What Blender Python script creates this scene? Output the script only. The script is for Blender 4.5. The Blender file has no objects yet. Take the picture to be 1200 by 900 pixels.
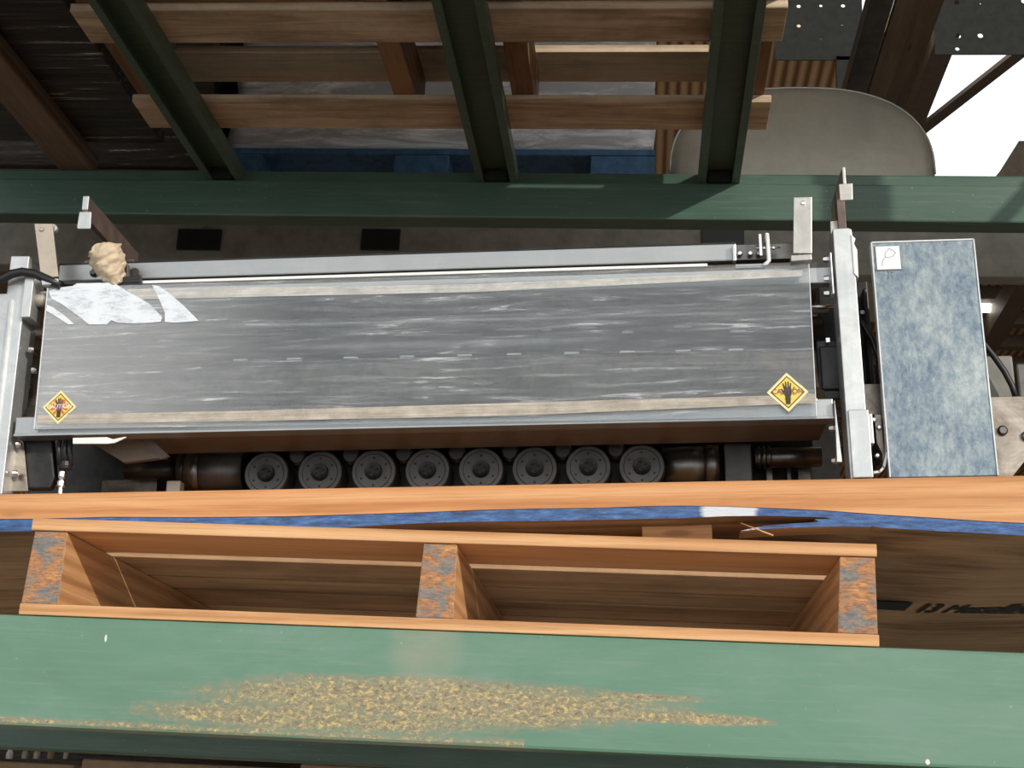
import bpy, bmesh, math, random
from mathutils import Vector, Matrix
random.seed(7)
sc = bpy.context.scene
COL = sc.collection

# ------------------------------------------------------------ camera
F_PX = 1673.1
RX = Vector((0.9951439, 0.08559812, 0.04859614))
UP = Vector((-0.02064377, -0.30122821, 0.95332859))
FW = Vector((-0.09624167, 0.94970234, 0.29799835))
CAM = Vector((0.15375, -1.66347, -0.21845))
cd = bpy.data.cameras.new('camera'); cam = bpy.data.objects.new('camera', cd); COL.objects.link(cam)
cd.sensor_width = 36.0; cd.lens = F_PX * 36 / 1200; cd.clip_start = .05; cd.clip_end = 200
m = Matrix((RX, UP, -FW)).transposed().to_4x4(); m.translation = CAM
cam.matrix_world = m
sc.camera = cam

# ------------------------------------------------------------ light and exposure
vs = sc.view_settings
vs.view_transform = 'Standard'; vs.look = 'None'; vs.gamma = 1; vs.exposure = 0.0
vs.use_curve_mapping = False
w = bpy.data.worlds.new('sky'); sc.world = w; w.use_nodes = True
bg = w.node_tree.nodes['Background']; bg.inputs[0].default_value = (.93, .97, 1, 1); bg.inputs[1].default_value = 1.4
sd = bpy.data.lights.new('sun', 'SUN'); sd.energy = 2.6; sd.angle = math.radians(.8); sd.color = (1, .93, .82)
sun = bpy.data.objects.new('sun', sd); COL.objects.link(sun)
SUN = Vector((-2.1, 2.3, -1.15)).normalized()
sun.rotation_euler = SUN.to_track_quat('-Z', 'Y').to_euler()

# ------------------------------------------------------------ pixel rays of the photograph onto real planes
def ray(x, y): return (x - 600) / F_PX * RX - (y - 450) / F_PX * UP + FW
def at(x, y, Y):
    v = ray(x, y); return CAM + v * ((Y - CAM.y) / v.y)
def atz(x, y, Z):
    v = ray(x, y); return CAM + v * ((Z - CAM.z) / v.z)

# ------------------------------------------------------------ mesh helpers
class MB:
    def __init__(s): s.bm = bmesh.new(); s.mi = 0
    def face(s, pts, mi=None):
        vs = [s.bm.verts.new(p) for p in pts]
        f = s.bm.faces.new(vs); f.material_index = s.mi if mi is None else mi; return f
    def box(s, x0, x1, y0, y1, z0, z1, mi=None, front=None):
        v = [s.bm.verts.new(p) for p in ((x0,y0,z0),(x1,y0,z0),(x1,y1,z0),(x0,y1,z0),(x0,y0,z1),(x1,y0,z1),(x1,y1,z1),(x0,y1,z1))]
        for i, q in enumerate(((0,1,5,4),(1,2,6,5),(2,3,7,6),(3,0,4,7),(4,5,6,7),(3,2,1,0))):
            f = s.bm.faces.new([v[k] for k in q]); f.material_index = (s.mi if mi is None else mi)
            if front is not None and i == 0: f.material_index = front
        return s
    def prism(s, pts, a, b, axis='y', mi=None, front=None, hi=None):
        """pts: 2D outline; axis y -> (x,z) outline from y=a to y=b; axis x -> (y,z) outline"""
        def P(p, t): return (p[0], t, p[1]) if axis == 'y' else ((t, p[0], p[1]) if axis == 'x' else (p[0], p[1], t))
        A = [s.bm.verts.new(P(p, a)) for p in pts]; B = [s.bm.verts.new(P(p, b)) for p in pts]
        m_ = s.mi if mi is None else mi
        n = len(pts)
        f = s.bm.faces.new(A); f.material_index = m_ if front is None else front
        f = s.bm.faces.new(B[::-1]); f.material_index = m_
        for i in range(n):
            f = s.bm.faces.new((A[(i+1) % n], A[i], B[i], B[(i+1) % n])); f.material_index = m_
        return s
    def tube(s, pts, r, n=12, mi=None, caps=True):
        pts = [Vector(p) for p in pts]; rs = r if isinstance(r, (list, tuple)) else [r] * len(pts)
        rings = []; prev = None
        for i, p in enumerate(pts):
            d = (pts[min(i+1, len(pts)-1)] - pts[max(i-1, 0)]).normalized()
            if prev is None:
                a = d.orthogonal().normalized()
            else:
                a = (prev - d * prev.dot(d)).normalized()
            prev = a; b = d.cross(a)
            rings.append([s.bm.verts.new(p + (a * math.cos(2*math.pi*k/n) + b * math.sin(2*math.pi*k/n)) * rs[i]) for k in range(n)])
        m_ = s.mi if mi is None else mi
        for i in range(len(rings)-1):
            for k in range(n):
                f = s.bm.faces.new((rings[i][k], rings[i][(k+1) % n], rings[i+1][(k+1) % n], rings[i+1][k])); f.material_index = m_; f.smooth = True
        if caps:
            f = s.bm.faces.new(rings[0][::-1]); f.material_index = m_
            f = s.bm.faces.new(rings[-1]); f.material_index = m_
        return s
    def cyl(s, p0, p1, r, n=24, mi=None): return s.tube([p0, p1], r, n, mi)
    def lathe(s, c, prof, axis='y', n=32, mi=None):
        """prof: (offset along axis, radius)"""
        c = Vector(c); A = {'x': Vector((1,0,0)), 'y': Vector((0,1,0)), 'z': Vector((0,0,1))}[axis]
        return s.tube_raw([c + A * o for o, r in prof], [max(r, 1e-4) for o, r in prof], A, n, mi)
    def tube_raw(s, pts, rs, A, n, mi):
        a = A.orthogonal().normalized(); b = A.cross(a); m_ = s.mi if mi is None else mi
        rings = [[s.bm.verts.new(p + (a*math.cos(2*math.pi*k/n) + b*math.sin(2*math.pi*k/n))*r) for k in range(n)] for p, r in zip(pts, rs)]
        for i in range(len(rings)-1):
            for k in range(n):
                f = s.bm.faces.new((rings[i][k], rings[i][(k+1) % n], rings[i+1][(k+1) % n], rings[i+1][k])); f.material_index = m_
        s.bm.faces.new(rings[0][::-1]).material_index = m_; s.bm.faces.new(rings[-1]).material_index = m_
        return s
    def bolt(s, x, y, z, r=.005, h=.004, mi=None):
        return s.lathe((x, y, z), [(-h, r*.55), (-h, r*.6), (-h*.6, r*.95), (0, r)], 'y', 6 if r > .004 else 8, mi)
    def build(s, name, mats, parent=None, bevel=0, smooth=False, angle=35):
        bmesh.ops.recalc_face_normals(s.bm, faces=s.bm.faces)
        me = bpy.data.meshes.new(name); s.bm.to_mesh(me); s.bm.free()
        for m_ in (mats if isinstance(mats, (list, tuple)) else [mats]): me.materials.append(m_)
        o = bpy.data.objects.new(name, me); COL.objects.link(o)
        if parent is not None: o.parent = parent
        if bevel:
            b = o.modifiers.new('bevel', 'BEVEL'); b.width = bevel; b.segments = 2; b.limit_method = 'ANGLE'; b.angle_limit = math.radians(40)
        if smooth:
            for p in me.polygons: p.use_smooth = True
        return o

def tag(o, label=None, cat=None, group=None, kind=None):
    if label: o['label'] = label
    if cat: o['category'] = cat
    if group: o['group'] = group
    if kind: o['kind'] = kind
    return o
def empty(name, loc=(0,0,0), rot=(0,0,0), **k):
    o = bpy.data.objects.new(name, None); COL.objects.link(o); o.location = loc; o.rotation_euler = rot
    o.empty_display_size = .05
    return tag(o, **k)
def text_faces(mb, txt, size, cx, cz, y, mi, shear=0, rotate=0, flip=False, xy=False, depth=0, sx=1):
    cu = bpy.data.curves.new('t', 'FONT'); cu.body = txt; cu.size = size; cu.align_x = 'CENTER'; cu.align_y = 'CENTER'; cu.shear = shear
    to = bpy.data.objects.new('t', cu); COL.objects.link(to)
    dg = bpy.context.evaluated_depsgraph_get(); me = bpy.data.meshes.new_from_object(to.evaluated_get(dg))
    c, s_ = math.cos(rotate), math.sin(rotate)
    vs_ = []
    for v in me.vertices:
        x, z = v.co.x * sx, v.co.y
        x, z = x*c - z*s_, x*s_ + z*c
        vs_.append(mb.bm.verts.new((cx + x, z*(-1 if flip else 1) + cz, y) if xy else (cx + x, y, cz + z)))
    for p in me.polygons:
        try: mb.bm.faces.new([vs_[i] for i in p.vertices]).material_index = mi
        except ValueError: pass
    bpy.data.objects.remove(to); bpy.data.curves.remove(cu); bpy.data.meshes.remove(me)

# ------------------------------------------------------------ materials
def newmat(name):
    m_ = bpy.data.materials.new(name); m_.use_nodes = True
    nt = m_.node_tree; return m_, nt, nt.nodes['Principled BSDF'], nt.nodes, nt.links
def coords(nt, scale, rot=(0,0,0), loc=(0,0,0)):
    tc = nt.nodes.new('ShaderNodeTexCoord'); mp = nt.nodes.new('ShaderNodeMapping')
    mp.inputs['Scale'].default_value = scale; mp.inputs['Rotation'].default_value = rot; mp.inputs['Location'].default_value = loc
    nt.links.new(tc.outputs['Object'], mp.inputs[0]); return mp.outputs[0]
def noise(nt, vec, scale=5, detail=4, rough=.6, dist=0):
    n = nt.nodes.new('ShaderNodeTexNoise'); n.inputs['Scale'].default_value = scale; n.inputs['Detail'].default_value = detail
    n.inputs['Roughness'].default_value = rough; n.inputs['Distortion'].default_value = dist
    nt.links.new(vec, n.inputs['Vector']); return n.outputs['Fac']
def ramp(nt, fac, stops, const=False):
    r = nt.nodes.new('ShaderNodeValToRGB'); cr = r.color_ramp
    if const: cr.interpolation = 'CONSTANT'
    while len(cr.elements) > 1: cr.elements.remove(cr.elements[-1])
    cr.elements[0].position = stops[0][0]; cr.elements[0].color = (*stops[0][1], 1)
    for p, c in stops[1:]:
        e = cr.elements.new(p); e.color = (*c, 1)
    nt.links.new(fac, r.inputs[0]); return r.outputs[0]
def g(v): return (v, v, v)
def mixc(nt, fac, a, b, mode='MIX'):
    n = nt.nodes.new('ShaderNodeMix'); n.data_type = 'RGBA'; n.blend_type = mode
    for sock, v in ((n.inputs[0], fac), (n.inputs[6], a), (n.inputs[7], b)):
        if isinstance(v, (int, float)): sock.default_value = v
        elif isinstance(v, tuple): sock.default_value = (*v, 1)
        else: nt.links.new(v, sock)
    return n.outputs[2]
def math_(nt, op, a, b=None, c=None, clamp=False):
    n = nt.nodes.new('ShaderNodeMath'); n.operation = op; n.use_clamp = clamp
    for i, v in enumerate((a, b, c)):
        if v is None: continue
        if isinstance(v, (int, float)): n.inputs[i].default_value = v
        else: nt.links.new(v, n.inputs[i])
    return n.outputs[0]
def bump(nt, bs, h, strength=.3, dist=.002):
    b = nt.nodes.new('ShaderNodeBump'); b.inputs['Strength'].default_value = strength; b.inputs['Distance'].default_value = dist
    nt.links.new(h, b.inputs['Height']); nt.links.new(b.outputs[0], bs.inputs['Normal'])

def wood(name, lo, mid, hi, axis='x', rough=.7, grime=0.0, seed=0, bands=7):
    m_, nt, bs, N, L = newmat(name)
    st = {'x': (1.2, 14, 22), 'y': (14, 1.2, 22), 'z': (14, 14, 1.5)}[axis]
    v = coords(nt, st, loc=(seed, seed*1.7, seed*.6))
    n1 = noise(nt, v, 2.0, 6, .62, 1.2)
    v2 = coords(nt, tuple(q * 6 for q in st), loc=(seed*2, 0, seed))
    n2 = noise(nt, v2, 2.4, 3, .7)
    w_ = N.new('ShaderNodeTexWave'); w_.wave_type = 'BANDS'; w_.bands_direction = 'Z' if axis != 'z' else 'X'
    w_.inputs['Scale'].default_value = bands/10; w_.inputs['Distortion'].default_value = 7; w_.inputs['Detail'].default_value = 3; w_.inputs['Detail Scale'].default_value = .6
    L.new(v, w_.inputs['Vector'])
    f = math_(nt, 'ADD', math_(nt, 'MULTIPLY', n1, .65), math_(nt, 'MULTIPLY', w_.outputs['Fac'], .22))
    f = math_(nt, 'ADD', f, math_(nt, 'MULTIPLY', n2, .2))
    c = ramp(nt, f, [(.3, lo), (.52, mid), (.75, hi)])
    v3 = coords(nt, tuple(q * (9 if i_ != 'xyz'.index(axis) else 1.6) for i_, q in enumerate(st)), loc=(seed, 3, seed*4))
    n3 = noise(nt, v3, 1.6, 5, .8, .4)
    c = mixc(nt, ramp(nt, n3, [(.52, g(0)), (.60, g(.28)), (.72, g(.55))]), c, tuple(x*.45 for x in mid))
    c = mixc(nt, ramp(nt, n3, [(.28, g(.3)), (.42, g(0))]), c, tuple(min(1, x*1.15) for x in hi))
    if grime:
        gm = noise(nt, coords(nt, (3, 3, 3), loc=(seed*3, 1, 2)), 2.2, 5, .7)
        c = mixc(nt, math_(nt, 'MULTIPLY', math_(nt, 'SUBTRACT', gm, .45, clamp=True), grime*4, clamp=True), c, (.055, .04, .03))
    # small dark knots
    vo = N.new('ShaderNodeTexVoronoi'); vo.inputs['Scale'].default_value = 1.6
    kst = {'x': (2.2, 9, 9), 'y': (9, 2.2, 9), 'z': (9, 9, 2.2)}[axis]
    L.new(coords(nt, kst, loc=(seed, seed, .3)), vo.inputs['Vector'])
    k = ramp(nt, vo.outputs['Distance'], [(0, g(1)), (.05, g(.9)), (.09, g(0))])
    c = mixc(nt, math_(nt, 'MULTIPLY', k, .55), c, tuple(x*.35 for x in lo))
    L.new(c, bs.inputs['Base Color']); bs.inputs['Roughness'].default_value = rough
    bump(nt, bs, f, .35, .0015)
    return m_
def steel(name, base=(.55,.56,.56), rough=.3, axis='x', streak=.25, blotch=.0, metallic=1.0, dark=None, sc_=1.0, bmp=.08):
    m_, nt, bs, N, L = newmat(name)
    st = {'x': (1.5, 60, 60), 'y': (60, 1.5, 60), 'z': (60, 60, 1.5), 'n': (9, 9, 9)}[axis]
    n1 = noise(nt, coords(nt, tuple(q*sc_ for q in st)), 3, 5, .7)
    n2 = noise(nt, coords(nt, (9, 9, 9)), 2.2, 6, .72, .6)
    c = mixc(nt, math_(nt, 'MULTIPLY', math_(nt, 'SUBTRACT', n1, .3, clamp=True), streak*2), base, tuple(min(1, x*1.35) for x in base))
    if blotch: c = mixc(nt, ramp(nt, n2, [(.38, g(0)), (.62, g(blotch))]), c, dark or tuple(x*.45 for x in base))
    L.new(c, bs.inputs['Base Color']); bs.inputs['Metallic'].default_value = metallic
    r = math_(nt, 'ADD', math_(nt, 'MULTIPLY', n1, .25), rough - .1); L.new(r, bs.inputs['Roughness'])
    bump(nt, bs, n1, bmp, .001)
    return m_
def plain(name, col, rough=.6, metallic=0, var=.25, scale=12, bmp=.1):
    m_, nt, bs, N, L = newmat(name)
    n = noise(nt, coords(nt, (scale,)*3), 3, 5, .65)
    c = ramp(nt, n, [(.3, tuple(x*(1-var) for x in col)), (.7, tuple(min(1, x*(1+var)) for x in col))])
    L.new(c, bs.inputs['Base Color']); bs.inputs['Roughness'].default_value = rough; bs.inputs['Metallic'].default_value = metallic
    bump(nt, bs, n, bmp, .001)
    return m_
def flat(name, col, rough=.5, metallic=0):
    m_, nt, bs, N, L = newmat(name); bs.inputs['Base Color'].default_value = (*col, 1)
    bs.inputs['Roughness'].default_value = rough; bs.inputs['Metallic'].default_value = metallic; return m_

def green_paint(name, base=(.125, .25, .175), rust=False, rough=.42):
    m_, nt, bs, N, L = newmat(name)
    big = noise(nt, coords(nt, (2, 2, 6)), 1.8, 6, .7, .5)
    c = ramp(nt, big, [(.3, tuple(x*.86 for x in base)), (.5, base), (.72, (base[0]*1.35, base[1]*1.12, base[2]*1.25))])
    fine = noise(nt, coords(nt, (1.5, 30, 40)), 4, 6, .75)
    c = mixc(nt, math_(nt, 'MULTIPLY', math_(nt, 'SUBTRACT', fine, .52, clamp=True), 1.3), c, (.30, .36, .30))
    fleck = noise(nt, coords(nt, (40, 40, 40)), 4, 2, .5)
    c = mixc(nt, ramp(nt, fleck, [(.72, g(0)), (.76, g(.6))]), c, (.40, .42, .36))
    if rust:
        tc = N.new('ShaderNodeTexCoord'); sp = N.new('ShaderNodeSeparateXYZ'); L.new(tc.outputs['Object'], sp.inputs[0])
        x, z = sp.outputs[0], sp.outputs[2]
        def blob(cx, cz, rx, rz, k=1.0):
            a = math_(nt, 'POWER', math_(nt, 'ABSOLUTE', math_(nt, 'DIVIDE', math_(nt, 'SUBTRACT', x, cx), rx)), 2)
            b = math_(nt, 'POWER', math_(nt, 'ABSOLUTE', math_(nt, 'DIVIDE', math_(nt, 'SUBTRACT', z, cz), rz)), 2)
            return math_(nt, 'MULTIPLY', math_(nt, 'SUBTRACT', 1, math_(nt, 'ADD', a, b), clamp=True), k)
        m1 = blob(-.09, -.082, .34, .034, 1.0)
        for args in ((.04, -.076, .15, .012, .9), (-.10, -.070, .13, .020, .9), (.18, -.088, .15, .009, 1.0), (-.22, -.105, .28, .022, .8), (.15, -.067, .10, .006, .8)):
            m1 = math_(nt, 'MAXIMUM', m1, blob(*args))
        # thin worn line near the bottom edge, left half
        edge = math_(nt, 'MULTIPLY', math_(nt, 'SUBTRACT', 1, math_(nt, 'ABSOLUTE', math_(nt, 'DIVIDE', math_(nt, 'ADD', z, .124), .008)), clamp=True),
                     math_(nt, 'GREATER_THAN', .02, x))
        m1 = math_(nt, 'MAXIMUM', m1, math_(nt, 'MULTIPLY', edge, .6))
        nn = noise(nt, coords(nt, (26, 26, 60)), 3.2, 7, .78)
        nb = noise(nt, coords(nt, (9, 9, 30)), 1.6, 5, .7)
        lev = math_(nt, 'ADD', math_(nt, 'MULTIPLY', math_(nt, 'POWER', m1, .6), .40), math_(nt, 'MULTIPLY', math_(nt, 'ADD', math_(nt, 'MULTIPLY', nn, .9), math_(nt, 'MULTIPLY', nb, .7)), .6))
        worn = ramp(nt, lev, [(.62, g(0)), (.68, g(.45)), (.84, g(.65))])
        speck = noise(nt, coords(nt, (60, 60, 100)), 2.2, 8, .85, .5)
        rc = ramp(nt, speck, [(.34, (.09, .04, .025)), (.43, (.26, .12, .07)), (.52, (.50, .33, .12)), (.60, (.68, .50, .20)), (.72, (.50, .42, .34))])
        dirt = mixc(nt, 0.0, (.20, .23, .17), (.3, .2, .1))
        c = mixc(nt, worn, c, mixc(nt, nb, (.30, .20, .13), (.24, .27, .18)))
        spot = math_(nt, 'MULTIPLY', ramp(nt, lev, [(.69, g(0)), (.80, g(1))]), ramp(nt, speck, [(.30, g(1)), (.41, g(.95)), (.47, g(.05)), (.51, g(.1)), (.56, g(1))]))
        c = mixc(nt, spot, c, rc)
        # grey dusty trail below the middle stringer
        tr = blob(-.10, -.02, .05, .06, .8)
        c = mixc(nt, math_(nt, 'MULTIPLY', tr, math_(nt, 'MULTIPLY', nb, 1.1)), c, (.36, .33, .24))
        # dark scrape marks
        sc1 = noise(nt, coords(nt, (3, 3, 70), loc=(3, 0, 1)), 3, 5, .75)
        c = mixc(nt, ramp(nt, sc1, [(.70, g(0)), (.74, g(.65))]), c, (.05, .10, .07))
    L.new(c, bs.inputs['Base Color']); bs.inputs['Roughness'].default_value = rough
    bump(nt, bs, fine, .12, .001)
    return m_

M = {}
M['pallet_x'] = wood('pallet pine along', (.42, .19, .07), (.64, .34, .15), (.78, .47, .24), 'x', seed=1)
M['pallet_y'] = wood('pallet pine deep', (.32, .15, .06), (.55, .29, .125), (.68, .40, .20), 'y', seed=2)
M['deck_x'] = wood('deck board pine', (.22, .12, .06), (.50, .30, .16), (.66, .44, .26), 'x', seed=4, grime=.35)
M['plat_x'] = wood('platform fir', (.46, .19, .065), (.64, .31, .125), (.74, .41, .20), 'x', seed=9, bands=5)
M['under_x'] = wood('platform underside', (.16, .09, .045), (.50, .32, .18), (.64, .44, .27), 'x', seed=5, grime=.25)
M['aged_x'] = wood('aged upper boards', (.30, .205, .125), (.70, .54, .375), (.82, .68, .50), 'x', seed=6, grime=.35)
M['aged_y'] = wood('aged upper stringer', (.15, .075, .035), (.28, .15, .07), (.38, .22, .11), 'y', seed=7, grime=.3)
M['dark_y'] = wood('dark runner', (.07, .045, .03), (.15, .10, .065), (.22, .15, .10), 'y', seed=8)
# weathered stringer ends
def end_grain():
    m_, nt, bs, N, L = newmat('weathered stringer end')
    n = noise(nt, coords(nt, (14, 14, 26)), 2.2, 6, .7, .6)
    o = noise(nt, coords(nt, (60, 60, 240)), 2, 4, .7)
    c = ramp(nt, n, [(.36, (.17, .19, .20)), (.45, (.27, .25, .22)), (.52, (.48, .22, .09)), (.62, (.62, .30, .12)), (.74, (.70, .45, .25))])
    c = mixc(nt, ramp(nt, o, [(.35, g(.75)), (.55, g(0))]), c, (.16, .10, .08))
    L.new(c, bs.inputs['Base Color']); bs.inputs['Roughness'].default_value = .85; bump(nt, bs, o, .5, .002); return m_
M['end'] = end_grain()
def blue_paint():
    m_, nt, bs, N, L = newmat('rough blue paint on wood')
    n = noise(nt, coords(nt, (10, 10, 60)), 3, 6, .72)
    c = ramp(nt, n, [(.32, (.035, .04, .07)), (.42, (.04, .09, .22)), (.55, (.06, .15, .38)), (.66, (.12, .24, .45)), (.76, (.32, .40, .5))])
    # one spot of white paint
    tc = N.new('ShaderNodeTexCoord'); sp = N.new('ShaderNodeSeparateXYZ'); L.new(tc.outputs['Object'], sp.inputs[0])
    d = math_(nt, 'SUBTRACT', 1, math_(nt, 'ABSOLUTE', math_(nt, 'DIVIDE', math_(nt, 'SUBTRACT', sp.outputs[0], .255), .05)), clamp=True)
    c = mixc(nt, ramp(nt, math_(nt, 'MULTIPLY', d, math_(nt, 'ADD', n, .5)), [(.25, g(0)), (.4, g(.85))]), c, (.75, .8, .85))
    L.new(c, bs.inputs['Base Color']); bs.inputs['Roughness'].default_value = .6; bump(nt, bs, n, .6, .003); return m_
M['blue'] = blue_paint()
M['green'] = green_paint('green rack paint worn', rust=True)
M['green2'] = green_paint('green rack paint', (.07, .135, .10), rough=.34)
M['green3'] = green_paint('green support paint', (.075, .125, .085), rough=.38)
M['alu'] = steel('brushed aluminium post', (.62, .635, .63), .40, 'z', .35, .6, dark=(.42, .44, .45), metallic=.7)
M['alu_x'] = steel('brushed aluminium rail', (.40, .41, .405), .34, 'x', .4, .3, dark=(.32, .33, .33), metallic=.88)
M['roll'] = steel('dull roller steel', (.19, .185, .175), .32, 'x', .5, .5, dark=(.09, .085, .08))
M['inox'] = steel('inner stainless sheet', (.33, .285, .24), .34, 'x', .8, .8, dark=(.14, .115, .095))
M['under'] = steel('brown tray underside', (.20, .15, .11), .4, 'x', .2, .3, metallic=.4)
M['dark'] = plain('dark machine steel', (.035, .034, .033), .4, .6, .4)
M['gun'] = steel('gunmetal heads', (.13, .125, .12), .42, 'n', .3, .4, metallic=.85)
M['black'] = plain('black rubber', (.014, .014, .015), .42, 0, .3)
M['chrome'] = flat('bright fitting metal', (.8, .8, .8), .22, 1)
M['cream'] = plain('cream painted bracket', (.50, .44, .36), .45, .3, .12)
M['brkt'] = steel('worn steel bracket', (.56, .54, .50), .35, 'z', .4, .4, metallic=.8)
M['white'] = plain('white plastic', (.85, .86, .85), .4, 0, .05)
M['brown'] = plain('brown oxidised arm', (.15, .11, .095), .5, .3, .3)
def cover():
    m_, nt, bs, N, L = newmat('scratched zinc cover')
    n = noise(nt, coords(nt, (30, 30, 17)), 3.2, 10, .82, .25)
    big = noise(nt, coords(nt, (7, 7, 5)), 1.6, 5, .65)
    f = math_(nt, 'ADD', math_(nt, 'MULTIPLY', n, .62), math_(nt, 'MULTIPLY', big, .42))
    c = ramp(nt, f, [(.38, (.075, .115, .18)), (.47, (.17, .225, .275)), (.55, (.29, .34, .36)), (.66, (.46, .50, .50))])
    s = noise(nt, coords(nt, (190, 190, 22), rot=(0, .35, 0)), 1.5, 5, .75)
    c = mixc(nt, ramp(nt, s, [(.63, g(0)), (.70, g(.5))]), c, (.68, .72, .73))
    s2 = noise(nt, coords(nt, (40, 40, 160), rot=(0, .3, 0), loc=(4, 1, 2)), 1.5, 5, .75)
    c = mixc(nt, ramp(nt, s2, [(.66, g(0)), (.72, g(.5))]), c, (.06, .09, .13))
    L.new(c, bs.inputs['Base Color']); bs.inputs['Metallic'].default_value = .35; bs.inputs['Roughness'].default_value = .4
    bump(nt, bs, f, .1, .001); return m_
M['cover'] = cover()
def guard_mat():
    m_ = bpy.data.materials.new('scuffed clear polycarbonate'); m_.use_nodes = True; nt = m_.node_tree; N = nt.nodes; L = nt.links
    for n in list(N): N.remove(n)
    out = N.new('ShaderNodeOutputMaterial')
    tr = N.new('ShaderNodeBsdfTransparent'); tr.inputs[0].default_value = (.93, .94, .94, 1)
    gl = N.new('ShaderNodeBsdfGlossy'); gl.inputs['Roughness'].default_value = .16; gl.inputs[0].default_value = (.9, .9, .9, 1)
    df = N.new('ShaderNodeBsdfDiffuse'); df.inputs[0].default_value = (.78, .80, .82, 1)
    s1 = noise(nt, coords(nt, (3, 3, 45), rot=(0, .03, 0)), 2.2, 7, .78, .5)
    s2 = noise(nt, coords(nt, (5, 5, 5)), 1.6, 4, .6)
    tc = N.new('ShaderNodeTexCoord'); sp = N.new('ShaderNodeSeparateXYZ'); L.new(tc.outputs['Object'], sp.inputs[0])
    leftw = N.new('ShaderNodeMapRange'); leftw.inputs[1].default_value = -.62; leftw.inputs[2].default_value = -.32; leftw.inputs[3].default_value = .26; leftw.inputs[4].default_value = 0
    L.new(sp.outputs[0], leftw.inputs[0])
    scr = ramp(nt, math_(nt, 'ADD', math_(nt, 'MULTIPLY', s1, .8), math_(nt, 'MULTIPLY', s2, .2)), [(.44, g(.0)), (.53, g(.05)), (.57, g(.12)), (.61, g(.45)), (.68, g(.7))])
    fac = math_(nt, 'ADD', scr, leftw.outputs[0], clamp=True)
    a = N.new('ShaderNodeMixShader'); fr = N.new('ShaderNodeFresnel'); fr.inputs[0].default_value = 1.58
    L.new(math_(nt, 'ADD', fr.outputs[0], .02), a.inputs[0]); L.new(tr.outputs[0], a.inputs[1]); L.new(gl.outputs[0], a.inputs[2])
    b = N.new('ShaderNodeMixShader'); L.new(fac, b.inputs[0]); L.new(a.outputs[0], b.inputs[1]); L.new(df.outputs[0], b.inputs[2])
    L.new(b.outputs[0], out.inputs[0]); return m_
M['guard'] = guard_mat()
M['film'] = plain('pale cut plastic edge', (.75, .78, .80), .35, 0, .1, 40)
def streaky(name, col, lo, hi, st, amin=.0, blue=(.62, .70, .80)):
    m_ = bpy.data.materials.new(name); m_.use_nodes = True; nt = m_.node_tree; N = nt.nodes; L = nt.links
    for n in list(N): N.remove(n)
    out = N.new('ShaderNodeOutputMaterial'); tr = N.new('ShaderNodeBsdfTransparent'); df = N.new('ShaderNodeBsdfDiffuse'); mx = N.new('ShaderNodeMixShader')
    n1 = noise(nt, coords(nt, st), 2.4, 8, .8, .6); n2 = noise(nt, coords(nt, (14, 14, 20)), 2, 5, .7)
    f = math_(nt, 'ADD', math_(nt, 'MULTIPLY', n1, .65), math_(nt, 'MULTIPLY', n2, .35))
    L.new(ramp(nt, f, [(lo, g(amin)), (hi, g(1))]), mx.inputs[0])
    L.new(mixc(nt, n2, blue, col), df.inputs[0])
    L.new(tr.outputs[0], mx.inputs[1]); L.new(df.outputs[0], mx.inputs[2]); L.new(mx.outputs[0], out.inputs[0]); return m_
M['white_patch'] = streaky('streaky white patch', (.88, .91, .94), .36, .50, (10, 10, 40), .35)
M['tape'] = streaky('scuffed bonding tape', (.72, .72, .70), .36, .58, (4, 4, 90), .35, (.50, .49, .46))
M['tape2'] = streaky('scuffed tan bonding tape', (.66, .62, .55), .36, .60, (3, 3, 110), .3, (.48, .42, .35))
M['st_yellow'] = flat('sticker yellow', (.85, .62, .10)); M['st_black'] = flat('sticker black', (.04, .03, .02))
M['st_red'] = flat('sticker red', (.62, .16, .06)); M['st_white'] = flat('sticker white', (.9, .9, .92)); M['st_pale'] = flat('sticker pale rim', (.90, .76, .38))
M['st_purple'] = flat('sticker purple print', (.20, .08, .12)); M['st_grey'] = flat('pictogram grey line', (.22, .24, .22))
M['cloth'] = plain('beige wrapping', (.62, .50, .36), .8, 0, .15, 30, .6)
def wrapmat(name, base, rot, dens=60, amt=.7, rough=.25):
    m_, nt, bs, N, L = newmat(name)
    s = noise(nt, coords(nt, (2, 2, dens), rot=rot), 2.0, 7, .75, .8)
    c = ramp(nt, s, [(.45, base), (.62, tuple(x*2.2 for x in base)), (.72, tuple(min(1, x*5) for x in base))])
    L.new(c, bs.inputs['Base Color']); bs.inputs['Roughness'].default_value = rough; bump(nt, bs, s, amt, .01); return m_
M['wrap'] = wrapmat('dark stretch wrap', (.028, .025, .021), (0, -.18, 0), 26, .9)
def wrapdark():
    m_, nt, bs, N, L = newmat('black stretch wrap with painted pull line glints')
    s = noise(nt, coords(nt, (1.6, 34, 34), rot=(.0, .05, .16)), 1.8, 6, .7, .5)
    q = noise(nt, coords(nt, (9, 30, 30)), 2, 4, .7)
    c = ramp(nt, s, [(.40, (.018, .016, .013)), (.58, (.05, .043, .036)), (.62, (.10, .09, .08)), (.645, (.75, .72, .66)), (.67, (.12, .11, .1))])  # palest stop paints the wrap's glints into the base colour
    c = mixc(nt, ramp(nt, q, [(.5, g(0)), (.7, g(.5))]), c, (.075, .062, .05))
    L.new(c, bs.inputs['Base Color']); bs.inputs['Roughness'].default_value = .28; bump(nt, bs, s, .8, .01); return m_
M['wrap2'] = wrapdark()
M['silver'] = wrapmat('silver wrapped load', (.34, .35, .36), (0, .8, 0), 12, .6, .3)
M['bluepl'] = plain('blue pallet paint', (.03, .10, .20), .6, 0, .4)
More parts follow.
